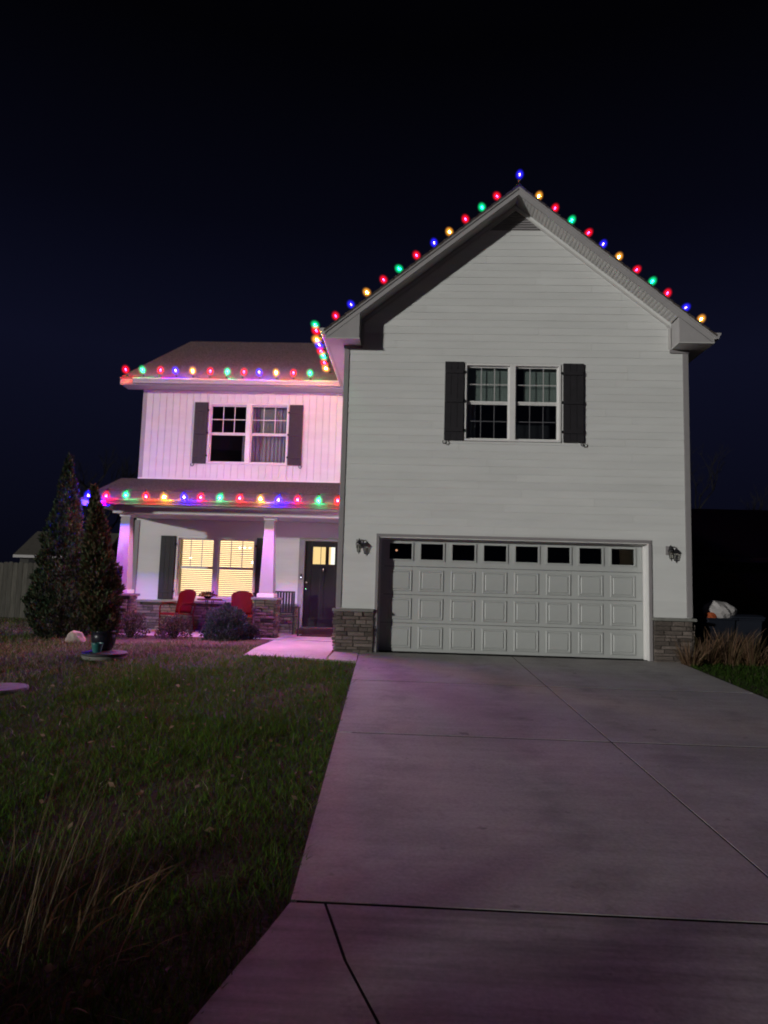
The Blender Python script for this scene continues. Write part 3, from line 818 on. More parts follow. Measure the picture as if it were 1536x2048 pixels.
edoor = q.build('entry_door', 'door_dark', house)
for a_, b_ in ((-4.372, -4.222), (-3.663, -3.520)): bx('stile', a_, b_, WY + 0.006, WY + 0.0195, 0.19, 2.212, 'door_dark', edoor, 0.003)
for a_, b_ in ((0.19, 0.40), (1.545, 1.645), (2.095, 2.212)): bx('rail', -4.220, -3.665, WY + 0.007, WY + 0.0195, a_, b_, 'door_dark', edoor, 0.003)
bx('mid_stile', -4.00, -3.90, WY + 0.008, WY + 0.0195, 0.402, 1.543, 'door_dark', edoor, 0.003)
bx('drip_shelf', -4.23, -3.655, WY - 0.012, WY + 0.005, 1.628, 1.655, 'door_dark', edoor, 0.003)
for i in range(3):
    a_ = gx0 + (gx1 - gx0) * i / 3; b_ = gx0 + (gx1 - gx0) * (i + 1) / 3
    bx('pane', a_ + 0.006, b_ - 0.006, WY + 0.040, WY + 0.044, gz0, gz1, 'glass', edoor)
    if i: bx('glazing_bar', a_ - 0.0055, a_ + 0.0055, WY + 0.028, WY + 0.055, gz0, gz1, 'door_dark', edoor)
q = MB(); q.box(-4.6, -3.82, WY + 0.60, WY + 0.62, 1.3, 2.4); q.build('lit_hall', 'room_amber', edoor)
q = MB(); q.box(-3.815, -3.2, WY + 0.50, WY + 0.52, 1.3, 2.4); q.build('lit_hall', 'room_white', edoor)
bx('hall_trim', -3.93, -3.86, WY + 0.36, WY + 0.38, 1.3, 2.4, 'wood_table', edoor)
q = MB(); q.tube([(-3.925, WY - 0.002, 1.48), (-3.925, WY - 0.03, 1.52), (-3.925, WY - 0.035, 1.56), (-3.925, WY - 0.002, 1.60)], 0.016, 8); q.build('knocker', 'brass', edoor, smooth=True)
q = MB(); q.lathe([(0.0, 0), (0.032, 0.004), (0.032, 0.012), (0.012, 0.02), (0.012, 0.045), (0.028, 0.055), (0.026, 0.075), (0.0, 0.082)], 14)
kn = q.mesh('knob', 'steel')
for zz in (1.07, 1.23):
    o = link('door_knob', kn, edoor, smooth=True); o.location = (-4.315, WY + 0.006, zz); o.rotation_euler = (math.pi / 2, 0, 0)
bell = bx('doorbell', -4.462, -4.422, WY - 0.062, WY - 0.042, 1.30, 1.43, 'black_metal', house, 0.006)
q = MB(); q.lathe([(0.0, 0.0), (0.013, 0.001), (0.012, 0.004), (0, 0.005)], 12); o = q.build('doorbell_light', 'led_white', bell)
o.location = (-4.442, WY - 0.0625, 1.345); o.rotation_euler = (math.pi / 2, 0, 0)
dm = bx('doormat', -4.30, -3.60, WY - 0.86, WY - 0.38, 0.037, 0.052, 'mat_brown'); tag(dm, 'brown doormat lying before the dark entry door', 'doormat')

# ------------------------------------------------------------------ wall lanterns
def lantern(x, z, label):
    t = thing('wall_lantern', label, 'lantern', (x, -0.018, z), 0, 'lanterns beside the garage door')
    t.scale = (0.74, 0.74, 0.78)
    bx('backplate', -0.085, 0.085, -0.016, 0.0, -0.05, 0.155, 'trim', t, 0.004)
    q = MB(); q.tube([(0, -0.014, 0.10), (0, -0.06, 0.15), (0, -0.11, 0.165), (0, -0.15, 0.14)], 0.012, 7); q.build('arm', 'black_metal', t, smooth=True)
    q = MB(); c = (0, -0.15, 0)
    q.lathe([(0.0, 0.155), (0.014, 0.145), (0.018, 0.125), (0.055, 0.09), (0.085, 0.045), (0.085, 0.03), (0.06, 0.028)], 8, c=c); q.build('cap', 'black_metal', t)
    q = MB()
    for k in range(6):
        a_ = k * math.pi / 3; q.tube([(0.072 * math.cos(a_), -0.15 + 0.072 * math.sin(a_), 0.03), (0.042 * math.cos(a_), -0.15 + 0.042 * math.sin(a_), -0.135)], 0.006, 5)
    q.lathe([(0.0, -0.20), (0.012, -0.19), (0.010, -0.165), (0.045, -0.145), (0.046, -0.132), (0.0, -0.13)], 8, c=c); q.build('cage', 'black_metal', t)
    q = MB(); q.lathe([(0.066, 0.029), (0.037, -0.128)], 6, c=c); q.build('glass_shade', 'lantern_glass', t)
    q = MB(); q.lathe([(0.0, -0.125), (0.014, -0.12), (0.014, -0.06), (0.02, -0.04), (0.018, -0.01), (0, 0.0)], 8, c=c); q.build('lamp', 'bag', t, smooth=True)
lantern(-2.80, 1.93, 'black wall lantern nearest the porch, by the garage door')
lantern(2.80, 1.95, 'black wall lantern on the far side of the garage, above ornamental grass')

# ------------------------------------------------------------------ coloured string lights
COLS = {'red': (1.0, 0.006, 0.022), 'green': (0.004, 0.80, 0.25), 'blue': (0.022, 0.016, 1.0), 'amber': (1.0, 0.38, 0.040)}
INT = {'red': 0.76, 'green': 0.66, 'blue': 2.0, 'amber': 0.80}
TIP, BODY, HALO = 15000.0, 1550.0, 21.0
BM = {}
for cn, c in COLS.items():
    bulb_halo_mat('halo_' + cn, c, HALO)
    core = {'red': (1.0, 0.0004, 0.0025), 'green': (0.0004, 0.80, 0.25), 'blue': (0.0008, 0.0005, 1.0), 'amber': (1.0, 0.38, 0.010)}[cn]
    emit_mat('led_tip_' + cn, core, TIP * INT[cn]); emit_mat('led_body_' + cn, core, BODY * INT[cn])
    q = MB()
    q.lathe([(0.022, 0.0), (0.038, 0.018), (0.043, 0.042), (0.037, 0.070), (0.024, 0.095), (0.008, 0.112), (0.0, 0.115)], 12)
    me_s = q.mesh('bulb', 'halo_' + cn); me_s.polygons.foreach_set('use_smooth', [True] * len(me_s.polygons))
    q = MB(); q.lathe([(0.0, 0.012), (0.013, 0.016), (0.016, 0.030), (0.016, 0.058)], 8, 1); q.lathe([(0.016, 0.0581), (0.010, 0.0625), (0.0, 0.064)], 8, 0)
    BM[cn] = (me_s, q.mesh('led', ['led_tip_' + cn, 'led_body_' + cn]))
q = MB(); q.lathe([(0.0, -0.045), (0.018, -0.043), (0.020, -0.02), (0.026, -0.015), (0.026, 0.004), (0.0, 0.005)], 10); SOCK = q.mesh('socket', 'wire')
def string_lights(label, pts, cols, axes, sag=0.02, size=2.6):
    base = Vector(pts[0])
    t = thing('string_lights', label, 'string lights', base, 0, 'coloured holiday lights along the eaves')
    w_ = []
    for i, p in enumerate(pts):
        p = Vector(p) - base - Vector(axes[i]).normalized() * 0.04
        if w_:
            mid = (w_[-1] + p) / 2; mid.z -= sag; w_.append(mid)
        w_.append(p)
    q = MB(); q.tube(w_, 0.005, 5); q.build('wire', 'wire', t)
    for p, c, ax in zip(pts, cols, axes):
        jit = Vector((random.uniform(-.28, .28), random.uniform(-.22, .22), random.uniform(-.22, .22)))
        rot = (Vector(ax).normalized() + jit).to_track_quat('Z', 'Y').to_euler()
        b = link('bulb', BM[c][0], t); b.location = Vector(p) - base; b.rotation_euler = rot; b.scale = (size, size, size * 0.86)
        l_ = link('led', BM[c][1], b); l_.scale = (0.414, 0.414, 0.46); l_.location = (0, 0, 0.030); s_ = link('socket', SOCK, b); s_.scale = (0.42, 0.42, 0.5)
CY = {'R': 'red', 'G': 'green', 'B': 'blue', 'Y': 'amber'}
def seq(s): return [CY[c] for c in s]
fwd = (0.0, -0.90, 0.42)
# gable: thirteen up the left rake, eleven down the right
pl = [(-3.62 + (3.60) * i / 12 + 0.0, -0.37, 0) for i in range(13)]
pl = []
for i in range(13):
    x_ = -3.60 + 3.60 * i / 12; pl.append((x_ - 0.030, -0.235, RZ(x_) + 0.045))
pl[0] = (-3.66, -0.30, 5.955); pl[12] = (0.0, -0.40, APEX + 0.10)
axl = [(-0.55, -0.10, 0.83)] * 13; axl[0] = (-0.7, -0.4, 0.5); axl[12] = (0, -0.1, 1)
prr = []
for i in range(11):
    x_ = 0.335 + (3.275 - 0.335) * i / 10; prr.append((x_ + 0.035, -0.235, RZ(x_) + 0.055))
string_lights('coloured lights climbing both rakes of the tall garage gable', pl + prr, seq('GRBYRGRBYRGRB' + 'YRGRBYRGRBY'), axl + [(0.5, -0.25, 0.83)] * 11, size=2.15)
# left eave of the garage block
pe = [(-3.70 - 0.012 * i, 0.12 + 0.375 * i, 5.965) for i in range(7)]
string_lights('short run of lights on the garage side gutter above the porch', pe, seq('RYBRGRY'), [(-0.75, -0.25, 0.55)] * 7)
# upper gutter of the wing
pu = [(-8.727 + 0.400 * i, 3.12, 6.05 - 0.002 * i) for i in range(12)]
string_lights('row of coloured lights along the upper gutter of the recessed wing', pu, seq('RGRBYRGRBYRG'), [(0.0, -0.35, 0.93)] * 12)
# porch gutter
pp = [(-8.664 + 0.406 * i, 1.475, 3.03) for i in range(14)]
string_lights('row of coloured lights along the porch roof gutter', pp, seq('BRGRYBRGRYBRGR'), [(0.05, -0.40, -0.91)] * 14)

# ------------------------------------------------------------------ porch furniture
def rounded(w, h, r, n=5):
    pts = []
    for cx_, cz_, a0 in ((w - r, h - r, 0), (-w + r, h - r, 90), (-w + r, -h + r, 180), (w - r, -h + r, 270)):
        for i in range(n + 1):
            a_ = math.radians(a0 + 90 * i / n); pts.append((cx_ + r * math.cos(a_), cz_ + r * math.sin(a_)))
    return pts
def red_chair(x, y, rz, label):
    t = thing('patio_chair', label, 'chair', (x, y, 0.034), rz, 'red chairs on the porch')
    # backrest: curved shell
    n, mrows = 12, 7; v = []; f = []
    for k in range(2):
        for j in range(mrows + 1):
            for i in range(n + 1):
                s_ = -1 + 2 * i / n; tz = j / mrows
                wid = 0.255 - 0.03 * (1 - tz) - 0.05 * max(0, tz - 0.85) / 0.15
                zz = 0.42 + 0.54 * tz - 0.045 * s_ * s_ * max(0, (tz - 0.6) / 0.4)
                yy = 0.20 + 0.15 * tz - 0.035 * s_ * s_ + 0.022 * k
                v.append((s_ * wid, yy, zz))
    st = (n + 1) * (mrows + 1)
    for j in range(mrows):
        for i in range(n):
            a_ = j * (n + 1) + i
            f.append((a_, a_ + 1, a_ + n + 2, a_ + n + 1)); f.append((a_ + st, a_ + n + 1 + st, a_ + n + 2 + st, a_ + 1 + st))
    rim = [i for i in range(n + 1)] + [j * (n + 1) + n for j in range(1, mrows + 1)] + [mrows * (n + 1) + i for i in range(n - 1, -1, -1)] + [j * (n + 1) for j in range(mrows - 1, 0, -1)]
    for a_, b_ in zip(rim, rim[1:] + rim[:1]): f.append((a_, b_, b_ + st, a_ + st))
    q = MB(); q.add(v, f); q.build('backrest', 'red_metal', t, smooth=True)
    q = MB(); q.prism([(0.23, 0.40), (0.05, 0.415), (-0.18, 0.44), (-0.27, 0.43), (-0.30, 0.39), (-0.27, 0.405), (-0.18, 0.415), (0.05, 0.39), (0.23, 0.375)], 'x', -0.25, 0.25); q.build('seat', 'red_metal', t, 0.006)
    for s in (-1, 1):
        q = MB(); q.tube([(s * 0.27, 0.27, 0.62), (s * 0.285, 0.10, 0.635), (s * 0.285, -0.16, 0.63), (s * 0.285, -0.235, 0.60), (s * 0.28, -0.26, 0.52), (s * 0.275, -0.25, 0.012)], 0.015, 8); q.build('leg', 'red_metal', t, smooth=True)
        q = MB(); q.tube([(s * 0.27, 0.27, 0.62), (s * 0.262, 0.22, 0.40), (s * 0.262, 0.30, 0.012)], 0.014, 8); q.build('leg', 'red_metal', t, smooth=True)
        bx('armrest', s * 0.285 - 0.03, s * 0.285 + 0.03, -0.20, 0.22, 0.648, 0.664, 'red_metal', t, 0.006)
red_chair(-7.12, 2.95, -0.42, 'red metal patio chair beside the shuttered lit window')
red_chair(-5.68, 3.02, 0.20, 'red metal patio chair partly hidden behind the round shrub')
tt = thing('side_table', 'small dark bistro table between the two red chairs', 'table', (-6.40, 2.98, 0.034))
q = MB(); q.lathe([(0.0, 0.735), (0.27, 0.735), (0.28, 0.745), (0.28, 0.758), (0.27, 0.768), (0.0, 0.768)], 24); q.build('table_top', 'wood_table', tt)
for k in range(4):
    a_ = math.pi / 4 + k * math.pi / 2
    q = MB(); q.tube([(0.10 * math.cos(a_), 0.10 * math.sin(a_), 0.735), (0.05 * math.cos(a_), 0.05 * math.sin(a_), 0.38), (0.22 * math.cos(a_), 0.22 * math.sin(a_), 0.012)], 0.012, 7); q.build('leg', 'black_metal', tt, smooth=True)
# dark slatted chair by the entry
t = thing('slatted_chair', 'dark metal slatted armchair between pier and entry door', 'chair', (-4.66, 2.98, 0.034), math.radians(24))
for s in (-1, 1):
    bx('leg', s * 0.25 - 0.018, s * 0.25 + 0.018, -0.25, -0.214, 0.002, 0.62, 'black_metal', t, 0.004)
    bx('leg', s * 0.25 - 0.018, s * 0.25 + 0.018, 0.22, 0.256, 0.002, 0.95, 'black_metal', t, 0.004)
    bx('armrest', s * 0.25 - 0.03, s * 0.25 + 0.03, -0.26, 0.22, 0.622, 0.645, 'black_metal', t, 0.004)
bx('top_rail', -0.268, 0.268, 0.215, 0.26, 0.952, 0.985, 'black_metal', t, 0.004)
bx('lower_rail', -0.23, 0.23, 0.222, 0.25, 0.48, 0.51, 'black_metal', t)
for i in range(7):
    xx = -0.20 + i * 0.0667; bx('back_slat', xx - 0.024, xx + 0.024, 0.23, 0.245, 0.511, 0.951, 'black_metal', t)
for i in range(6):
    yy = -0.24 + i * 0.082; bx('seat_slat', -0.23, 0.23, yy, yy + 0.06, 0.42, 0.44, 'black_metal', t, 0.003)

# ------------------------------------------------------------------ foliage helpers
def leaf_quads(P, N, size, aspect, col, jitter=0.35, bend=0.0):
    """leaf shaped quads (diamonds) at P pointing along N"""
    n = len(P)
    N = N / np.linalg.norm(N, axis=1, keepdims=True)
    up = rng.normal(size=(n, 3)); T = np.cross(N, up); T /= np.linalg.norm(T, axis=1, keepdims=True)
    L = size * (1 + jitter * rng.uniform(-1, 1, n))[:, None]; W = L * aspect
    v = np.stack([P, P + N * L * 0.45 + T * W, P + N * L, P + N * L * 0.45 - T * W], 1).reshape(-1, 3)
    f = np.arange(4 * n).reshape(n, 4)
    c = np.repeat(col, 4, axis=0)
    return v, f, c
def conifer(name, label, loc, apex, h, prof, n, cols, group=None):
    """columnar conifer: prof = [(t, radius)] from foot to tip"""
    t = thing(name, label, 'tree', loc, 0, group)
    ts = np.array([p[0] for p in prof]); rs = np.array([p[1] for p in prof])
    u = rng.random(n * 3); tt_ = rng.random(n * 3)
    keep = rng.random(n * 3) < (np.interp(tt_, ts, rs) / rs.max() * 0.85 + 0.15)
    tt_ = tt_[keep][:n]; m_ = len(tt_)
    th = rng.uniform(0, 2 * np.pi, m_)
    lump = 1 + 0.13 * np.sin(th * 3 + tt_ * 17) + 0.10 * np.sin(th * 5 - tt_ * 31 + 1) + 0.08 * np.sin(tt_ * 60 + th * 2)
    rr = np.interp(tt_, ts, rs) * lump * (1 - 0.45 * rng.random(m_) ** 2.2)
    ax = np.outer(tt_, np.array(apex)); 
    P = np.stack([rr * np.cos(th), rr * np.sin(th), tt_ * h], 1); P[:, :2] += ax[:, :2]
    N = np.stack([np.cos(th) * 0.75, np.sin(th) * 0.75, np.full(m_, 0.9)], 1) + rng.normal(size=(m_, 3)) * 0.32
    ci = rng.integers(0, len(cols), m_); C = np.array(cols)[ci] * rng.uniform(0.4, 1.2, (m_, 1))
    v, f, c = leaf_quads(P, N, 0.075, 0.22, C)
    link('crown', np_mesh('crown', v, f, 'leaf', c), t)
    q = MB(); q.tube([(0, 0, -0.05), (apex[0] * .4, apex[1] * .4, h * 0.4), (apex[0] * .93, apex[1] * .93, h * 0.93)], 0.05, 8, taper=0.008); q.build('trunk', 'bark', t, smooth=True)
    return t
conifer('arborvitae', 'tall cone shaped evergreen planted at the porch corner', (-8.80, 1.0, 0), (-0.08, 0, 0), 3.66,
        [(0, 0.38), (0.06, 0.52), (0.2, 0.57), (0.4, 0.47), (0.6, 0.30), (0.8, 0.155), (0.93, 0.06), (1, 0.01)], 15000,
        [(0.038, 0.066, 0.030), (0.048, 0.074, 0.034), (0.062, 0.068, 0.036), (0.028, 0.048, 0.026)])
conifer('potted_evergreen', 'slim leaning evergreen growing from the dark glazed pot', (-6.93, -1.2, 0.24), (-0.36, 0.02, 0), 2.52,
        [(0, 0.12), (0.05, 0.20), (0.22, 0.285), (0.4, 0.28), (0.58, 0.19), (0.78, 0.105), (0.92, 0.05), (1, 0.01)], 9000,
        [(0.066, 0.094, 0.040), (0.080, 0.104, 0.044), (0.125, 0.092, 0.052), (0.130, 0.080, 0.050)])
def shrub(name, label, loc, r, h, n, cols, size, aspect, twigs=26, twigmat='bark', group='shrubs below the porch', dens=0.55):
    t = thing(name, label, 'shrub', loc, random.uniform(0, 6), group)
    d = rng.normal(size=(n, 3)); d /= np.linalg.norm(d, axis=1, keepdims=True)
    d[:, 2] = np.abs(d[:, 2]) * 1.0 - 0.10
    lump = 1 + 0.12 * np.sin(d[:, 0] * 7 + 1) * np.sin(d[:, 1] * 6 + 2) + 0.07 * np.sin(d[:, 2] * 13)
    rad = (1 - dens * rng.random(n) ** 2) * lump
    P = d * rad[:, None] * np.array([r, r, h * 0.95]); P[:, 2] = np.maximum(P[:, 2] + 0.06, 0.02)
    N = d + rng.normal(size=(n, 3)) * 0.5; N[:, 2] += 0.3
    C = np.array(cols)[rng.integers(0, len(cols), n)] * rng.uniform(0.6, 1.4, (n, 1))
    v, f, c = leaf_quads(P, N, size, aspect, C)
    link('crown', np_mesh('crown', v, f, 'leaf', c), t)
    q = MB()
    for i in range(twigs):
        a_ = random.uniform(0, 2 * math.pi); e_ = random.uniform(0.2, 1.0); z_ = h * random.uniform(0.55, 1.0)
        x_, y_ = r * e_ * math.cos(a_), r * e_ * math.sin(a_)
        q.tube([(x_ * .1, y_ * .1, -0.02), (x_ * .5, y_ * .5, z_ * .55), (x_ * 0.9, y_ * 0.9, z_ * .92)], 0.008, 5, taper=0.003)
    q.build('stems', twigmat, t)
    return t
blue_green = [(0.050, 0.066, 0.064), (0.065, 0.078, 0.082), (0.038, 0.050, 0.046)]
brownish = [(0.085, 0.050, 0.050), (0.105, 0.070, 0.068), (0.060, 0.045, 0.035)]
shrub('round_shrub', 'dense rounded blue green shrub in front of the stone pier', (-5.63, 1.62, 0.01), 0.46, 0.76, 5200, blue_green, 0.055, 0.30)
shrub('twiggy_shrub', 'low purplish twiggy shrub before the first red chair', (-6.66, 1.45, 0.01), 0.36, 0.50, 2000, brownish, 0.050, 0.20, 60)
shrub('twiggy_shrub', 'reddish open shrub beside the evergreen in the pot', (-7.52, 1.30, 0.01), 0.34, 0.58, 1500, brownish, 0.055, 0.20, 55)
shrub('low_shrub', 'small dark shrub tucked against the front of the pier', (-5.12, 1.72, 0.01), 0.20, 0.32, 900, [(0.04, 0.04, 0.036), (0.055, 0.045, 0.05)], 0.045, 0.25, 16)
for x, y, r, h, lb in [(-9.4, -11.2, 0.5, 0.80, 'lowest loose shrub, first of the unseen row added for shade'), (-8.8, -12.0, 0.55, 1.05, 'second loose shrub of the unseen row added for shade'),
                       (-8.2, -12.9, 0.6, 1.35, 'third loose shrub of the unseen row added for shade'), (-7.5, -13.8, 0.65, 1.55, 'fourth loose shrub of the unseen row added for shade'),
                       (-6.9, -14.7, 0.7, 1.72, 'fifth loose shrub of the unseen row added for shade'), (-6.2, -15.6, 0.7, 1.85, 'tallest loose shrub of the unseen row added for shade'),
                       (-5.6, -16.5, 0.7, 1.80, 'last loose shrub of the unseen row added for shade, nearest the street')]:
    shrub('shade_shrub', lb, (x, y, gzf(y)), r, h, 5000, [(0.04, 0.06, 0.02), (0.05, 0.06, 0.03)], 0.10, 0.30, 30, group='unseen shrubs added to shade the foreground', dens=0.6)  # row added out of view to cast shade on near lawn and driveway
# plant on the table
t = thing('table_plant', 'orange autumn flowers in a bowl on the bistro table', 'plant', (-6.44, 2.95, 0.803))
q = MB(); q.lathe([(0.05, 0), (0.09, 0.03), (0.10, 0.06), (0.09, 0.058), (0.0, 0.05)], 14); q.build('bowl', 'pot_dark', t)
n = 260; d = rng.normal(size=(n, 3)); d /= np.linalg.norm(d, axis=1, keepdims=True); d[:, 2] = np.abs(d[:, 2])
P = d * np.array([0.20, 0.12, 0.09]) * rng.uniform(0.4, 1, (n, 1)); P[:, 2] += 0.055
cc = np.array([(0.28, 0.08, 0.02), (0.05, 0.06, 0.02), (0.03, 0.04, 0.015)])[rng.integers(0, 3, n)]
v, f, c = leaf_quads(P, d + rng.normal(size=(n, 3)) * .4, 0.05, 0.3, cc); link('blossoms', np_mesh('blossoms', v, f, 'flower', c), t)

# ------------------------------------------------------------------ pot, plinth and yard things
pz = gzf(-1.25)
t = thing('round_plinth', 'round dark plinth of two discs under the glazed pot', 'plinth', (-6.80, -1.42, pz))
q = MB(); q.lathe([(0.0, -0.02), (0.345, -0.02), (0.35, 0.0), (0.345, 0.035), (0.0, 0.036)], 36); q.build('lower_disc', 'ledge', t)
q = MB(); q.lathe([(0.0, 0.038), (0.33, 0.038), (0.362, 0.048), (0.362, 0.075), (0.34, 0.086), (0.0, 0.087)], 36); q.build('upper_disc', 'plinth', t)
t = thing('planter', 'dark glazed planter holding the slim evergreen', 'planter', (-6.93, -1.2, pz + 0.088))
q = MB(); q.lathe([(0.0, 0.0), (0.13, 0.0), (0.16, 0.05), (0.195, 0.17), (0.205, 0.24), (0.19, 0.285), (0.21, 0.30), (0.21, 0.325), (0.185, 0.325), (0.175, 0.27), (0.0, 0.26)], 28); q.build('pot', 'pot_dark', t, smooth=True)
q = MB(); q.lathe([(0.0, 0.262), (0.17, 0.266), (0.0, 0.285)], 20); q.build('potting_soil', 'soil', t)
t = thing('small_pot', 'small empty teal pot standing before the dark planter', 'pot', (-6.87, -1.56, pz + 0.088))
q = MB(); q.lathe([(0.0, 0), (0.062, 0), (0.088, 0.125), (0.094, 0.13), (0.094, 0.15), (0.080, 0.15), (0.058, 0.02), (0.0, 0.02)], 20); q.build('pot', 'pot_teal', t)
# pale rock
def rock(name, label, loc, sx, sy, sz, matname, seed, cat='rock'):
    bm = bmesh.new(); bmesh.ops.create_icosphere(bm, subdivisions=3, radius=1.0)
    r = random.Random(seed); ph = [r.uniform(0, 6) for _ in range(6)]
    for v in bm.verts:
        c = v.co
        for p_ in range(2):
            mx = max(abs(c.x), abs(c.y), abs(c.z)); 
        c = c * (0.65 + 0.35 / max(mx, 0.55)) * 0.8
        d = 1 + 0.12 * math.sin(3.1 * c.x + ph[0]) + 0.10 * math.sin(4.3 * c.y + ph[1]) + 0.10 * math.sin(5.1 * c.z + ph[2]) + 0.06 * math.sin(9 * c.x + 8 * c.z + ph[3])
        v.co = Vector((c.x * d * sx, c.y * d * sy, max(c.z * d, -0.5) * sz + 0.35 * sz))
    me = bpy.data.meshes.new(name); bm.to_mesh(me); bm.free(); me.materials.append(MATS[matname])
    o = link(name, me); o.location = loc
    return tag(o, label, cat)
rock('pale_rock', 'pale rough landscape rock at the foot of the evergreen', (-8.12, 0.28, 0.0), 0.22, 0.15, 0.17, 'rock', 3)
q = MB(); q.lathe([(0.0, -0.03), (0.36, -0.03), (0.372, 0.02), (0.36, 0.045), (0.0, 0.047)], 32); o = q.build('round_paver', 'paver'); o.location = (-6.98, -4.05, gzf(-4.05))
tag(o, 'round concrete stepping stone lying in the lawn', 'paver')

# ------------------------------------------------------------------ fence, shed, neighbours
t = thing('wood_fence', 'weathered wooden privacy fence behind the evergreen', 'fence', (-12.6, 6.2, 0))
xx = -6.0; i = 0
while xx < 3.9:
    hh = 1.56 + random.uniform(-0.02, 0.02)
    q = MB(); q.prism([(xx, 0.03), (xx + 0.135, 0.03), (xx + 0.135, hh - 0.03), (xx + 0.105, hh), (xx + 0.03, hh), (xx, hh - 0.03)], 'y', random.uniform(-0.012, -0.004), 0.012); q.build('board', 'fence_wood', t)
    xx += 0.142
for zz in (0.35, 1.25): bx('rail', -6.0, 3.9, 0.02, 0.06, zz, zz + 0.09, 'fence_wood', t)
for xx in (-3.6, -1.2, 1.2, 3.6): bx('post', xx, xx + 0.09, 0.062, 0.15, -0.1, 1.5, 'fence_wood', t)
t = thing('garden_shed', 'small gabled shed roof rising behind the wooden fence', 'shed', (-13.6, 10.6, 0))
bx('wall', -1.35, 1.35, -0.6, 1.8, 0, 1.9, 'shed_wall', t)
q = MB(); q.prism([(-0.75, 1.88), (0.60, 2.75), (1.95, 1.88), (1.95, 1.80), (0.60, 2.67), (-0.75, 1.80)], 'x', -1.5, 1.5); q.build('roof', 'shed_roof', t)
bx('fascia', -1.5, 1.5, -0.775, -0.752, 1.78, 1.87, 'fascia', t)
bx('window', -1.05, 0.5, -0.612, -0.601, 1.35, 1.78, 'unlit_interior', t)
bx('window_sill', -1.10, 0.55, -0.64, -0.601, 1.30, 1.345, 'fascia', t)

t = thing('neighbour_house', 'dark brick house standing in shadow beyond the trash carts', 'house', (8.8, 8.2, 0))
nw = bx('wall', -2.4, 6.0, 0.0, 6.0, -0.2, 2.28, 'mortar', t)
bmsh = []
for wv in (0.21, 0.10): 
    q = MB(); q.box(-wv / 2, wv / 2, -0.012, 0.0, -0.031, 0.031); bmsh.append(q.mesh('brick', 'brick'))
for r_ in range(15):
    for c_ in range(17):
        o = link('brick', bmsh[0], nw); o.location = (-2.29 + c_ * 0.225 + (0.11 if r_ % 2 else 0), 0.0, 0.75 + r_ * 0.075)
q = MB(); q.prism([(-0.5, 2.30), (3.0, 4.1), (6.5, 2.30), (6.5, 2.22), (3.0, 4.0), (-0.5, 2.22)], 'x', -2.9, 6.5); q.build('roof', 'neighbor_roof', t)
bx('fascia', -2.9, 6.5, -0.53, -0.505, 2.16, 2.30, 'shed_wall', t)

def cart(x, y, rz, label, bagged):
    t = thing('trash_cart', label, 'trash cart', (x, y, 0.0), rz, 'trash carts beside the house')
    q = MB(); q.add([(-0.21, -0.22, 0.10), (0.21, -0.22, 0.10), (0.21, 0.22, 0.10), (-0.21, 0.22, 0.10), (-0.27, -0.29, 0.80), (0.27, -0.29, 0.80), (0.27, 0.29, 0.80), (-0.27, 0.29, 0.80)],
                    [(0, 3, 2, 1), (0, 1, 5, 4), (1, 2, 6, 5), (2, 3, 7, 6), (3, 0, 4, 7)]); q.build('body', 'bin_plastic', t, 0.02)
    q = MB(); q.box(-0.29, 0.29, -0.31, 0.31, 0.765, 0.80); q.build('rim', 'bin_plastic', t, 0.01)
    if not bagged:
        q = MB(); q.prism([(-0.33, 0.803), (0.33, 0.803), (0.33, 0.83), (0.1, 0.87), (-0.2, 0.865), (-0.33, 0.835)], 'x', -0.30, 0.30); q.build('lid', 'bin_plastic', t, 0.01)
    else:
        q = MB(); q.box(-0.30, 0.30, 0.335, 0.37, 0.20, 0.86); q.build('lid', 'bin_plastic', t, 0.012)
    q = MB(); q.tube([(-0.20, 0.335, 0.78), (0.20, 0.335, 0.78)], 0.016, 8); q.build('handle', 'bin_plastic', t)
    for s in (-1, 1):
        q = MB(); q.lathe([(0.0, -0.025), (0.10, -0.025), (0.115, -0.012), (0.115, 0.012), (0.10, 0.025), (0.0, 0.025)], 16)
        o = q.build('wheel', 'rubber', t); o.location = (s * 0.24, 0.24, 0.115); o.rotation_euler = (0, math.pi / 2, 0)
cart(3.84, 0.62, 0.08, 'dark open trash cart with a white bag bulging out', True)
cart(4.36, 0.66, -0.05, 'dark closed trash cart beside the bagged one', False)
rock('trash_bag', 'bulging white trash bag heaped on the open cart', (3.94, 0.58, 0.79), 0.34, 0.27, 0.27, 'bag', 9, 'trash bag')
rock('amber_tint_lump', 'orange lump standing for amber bulb light on the white trash bag', (3.70, 0.42, 0.80), 0.13, 0.09, 0.08, 'amber_tint', 12, 'tint')  # added lump, amber bulb light given as its colour

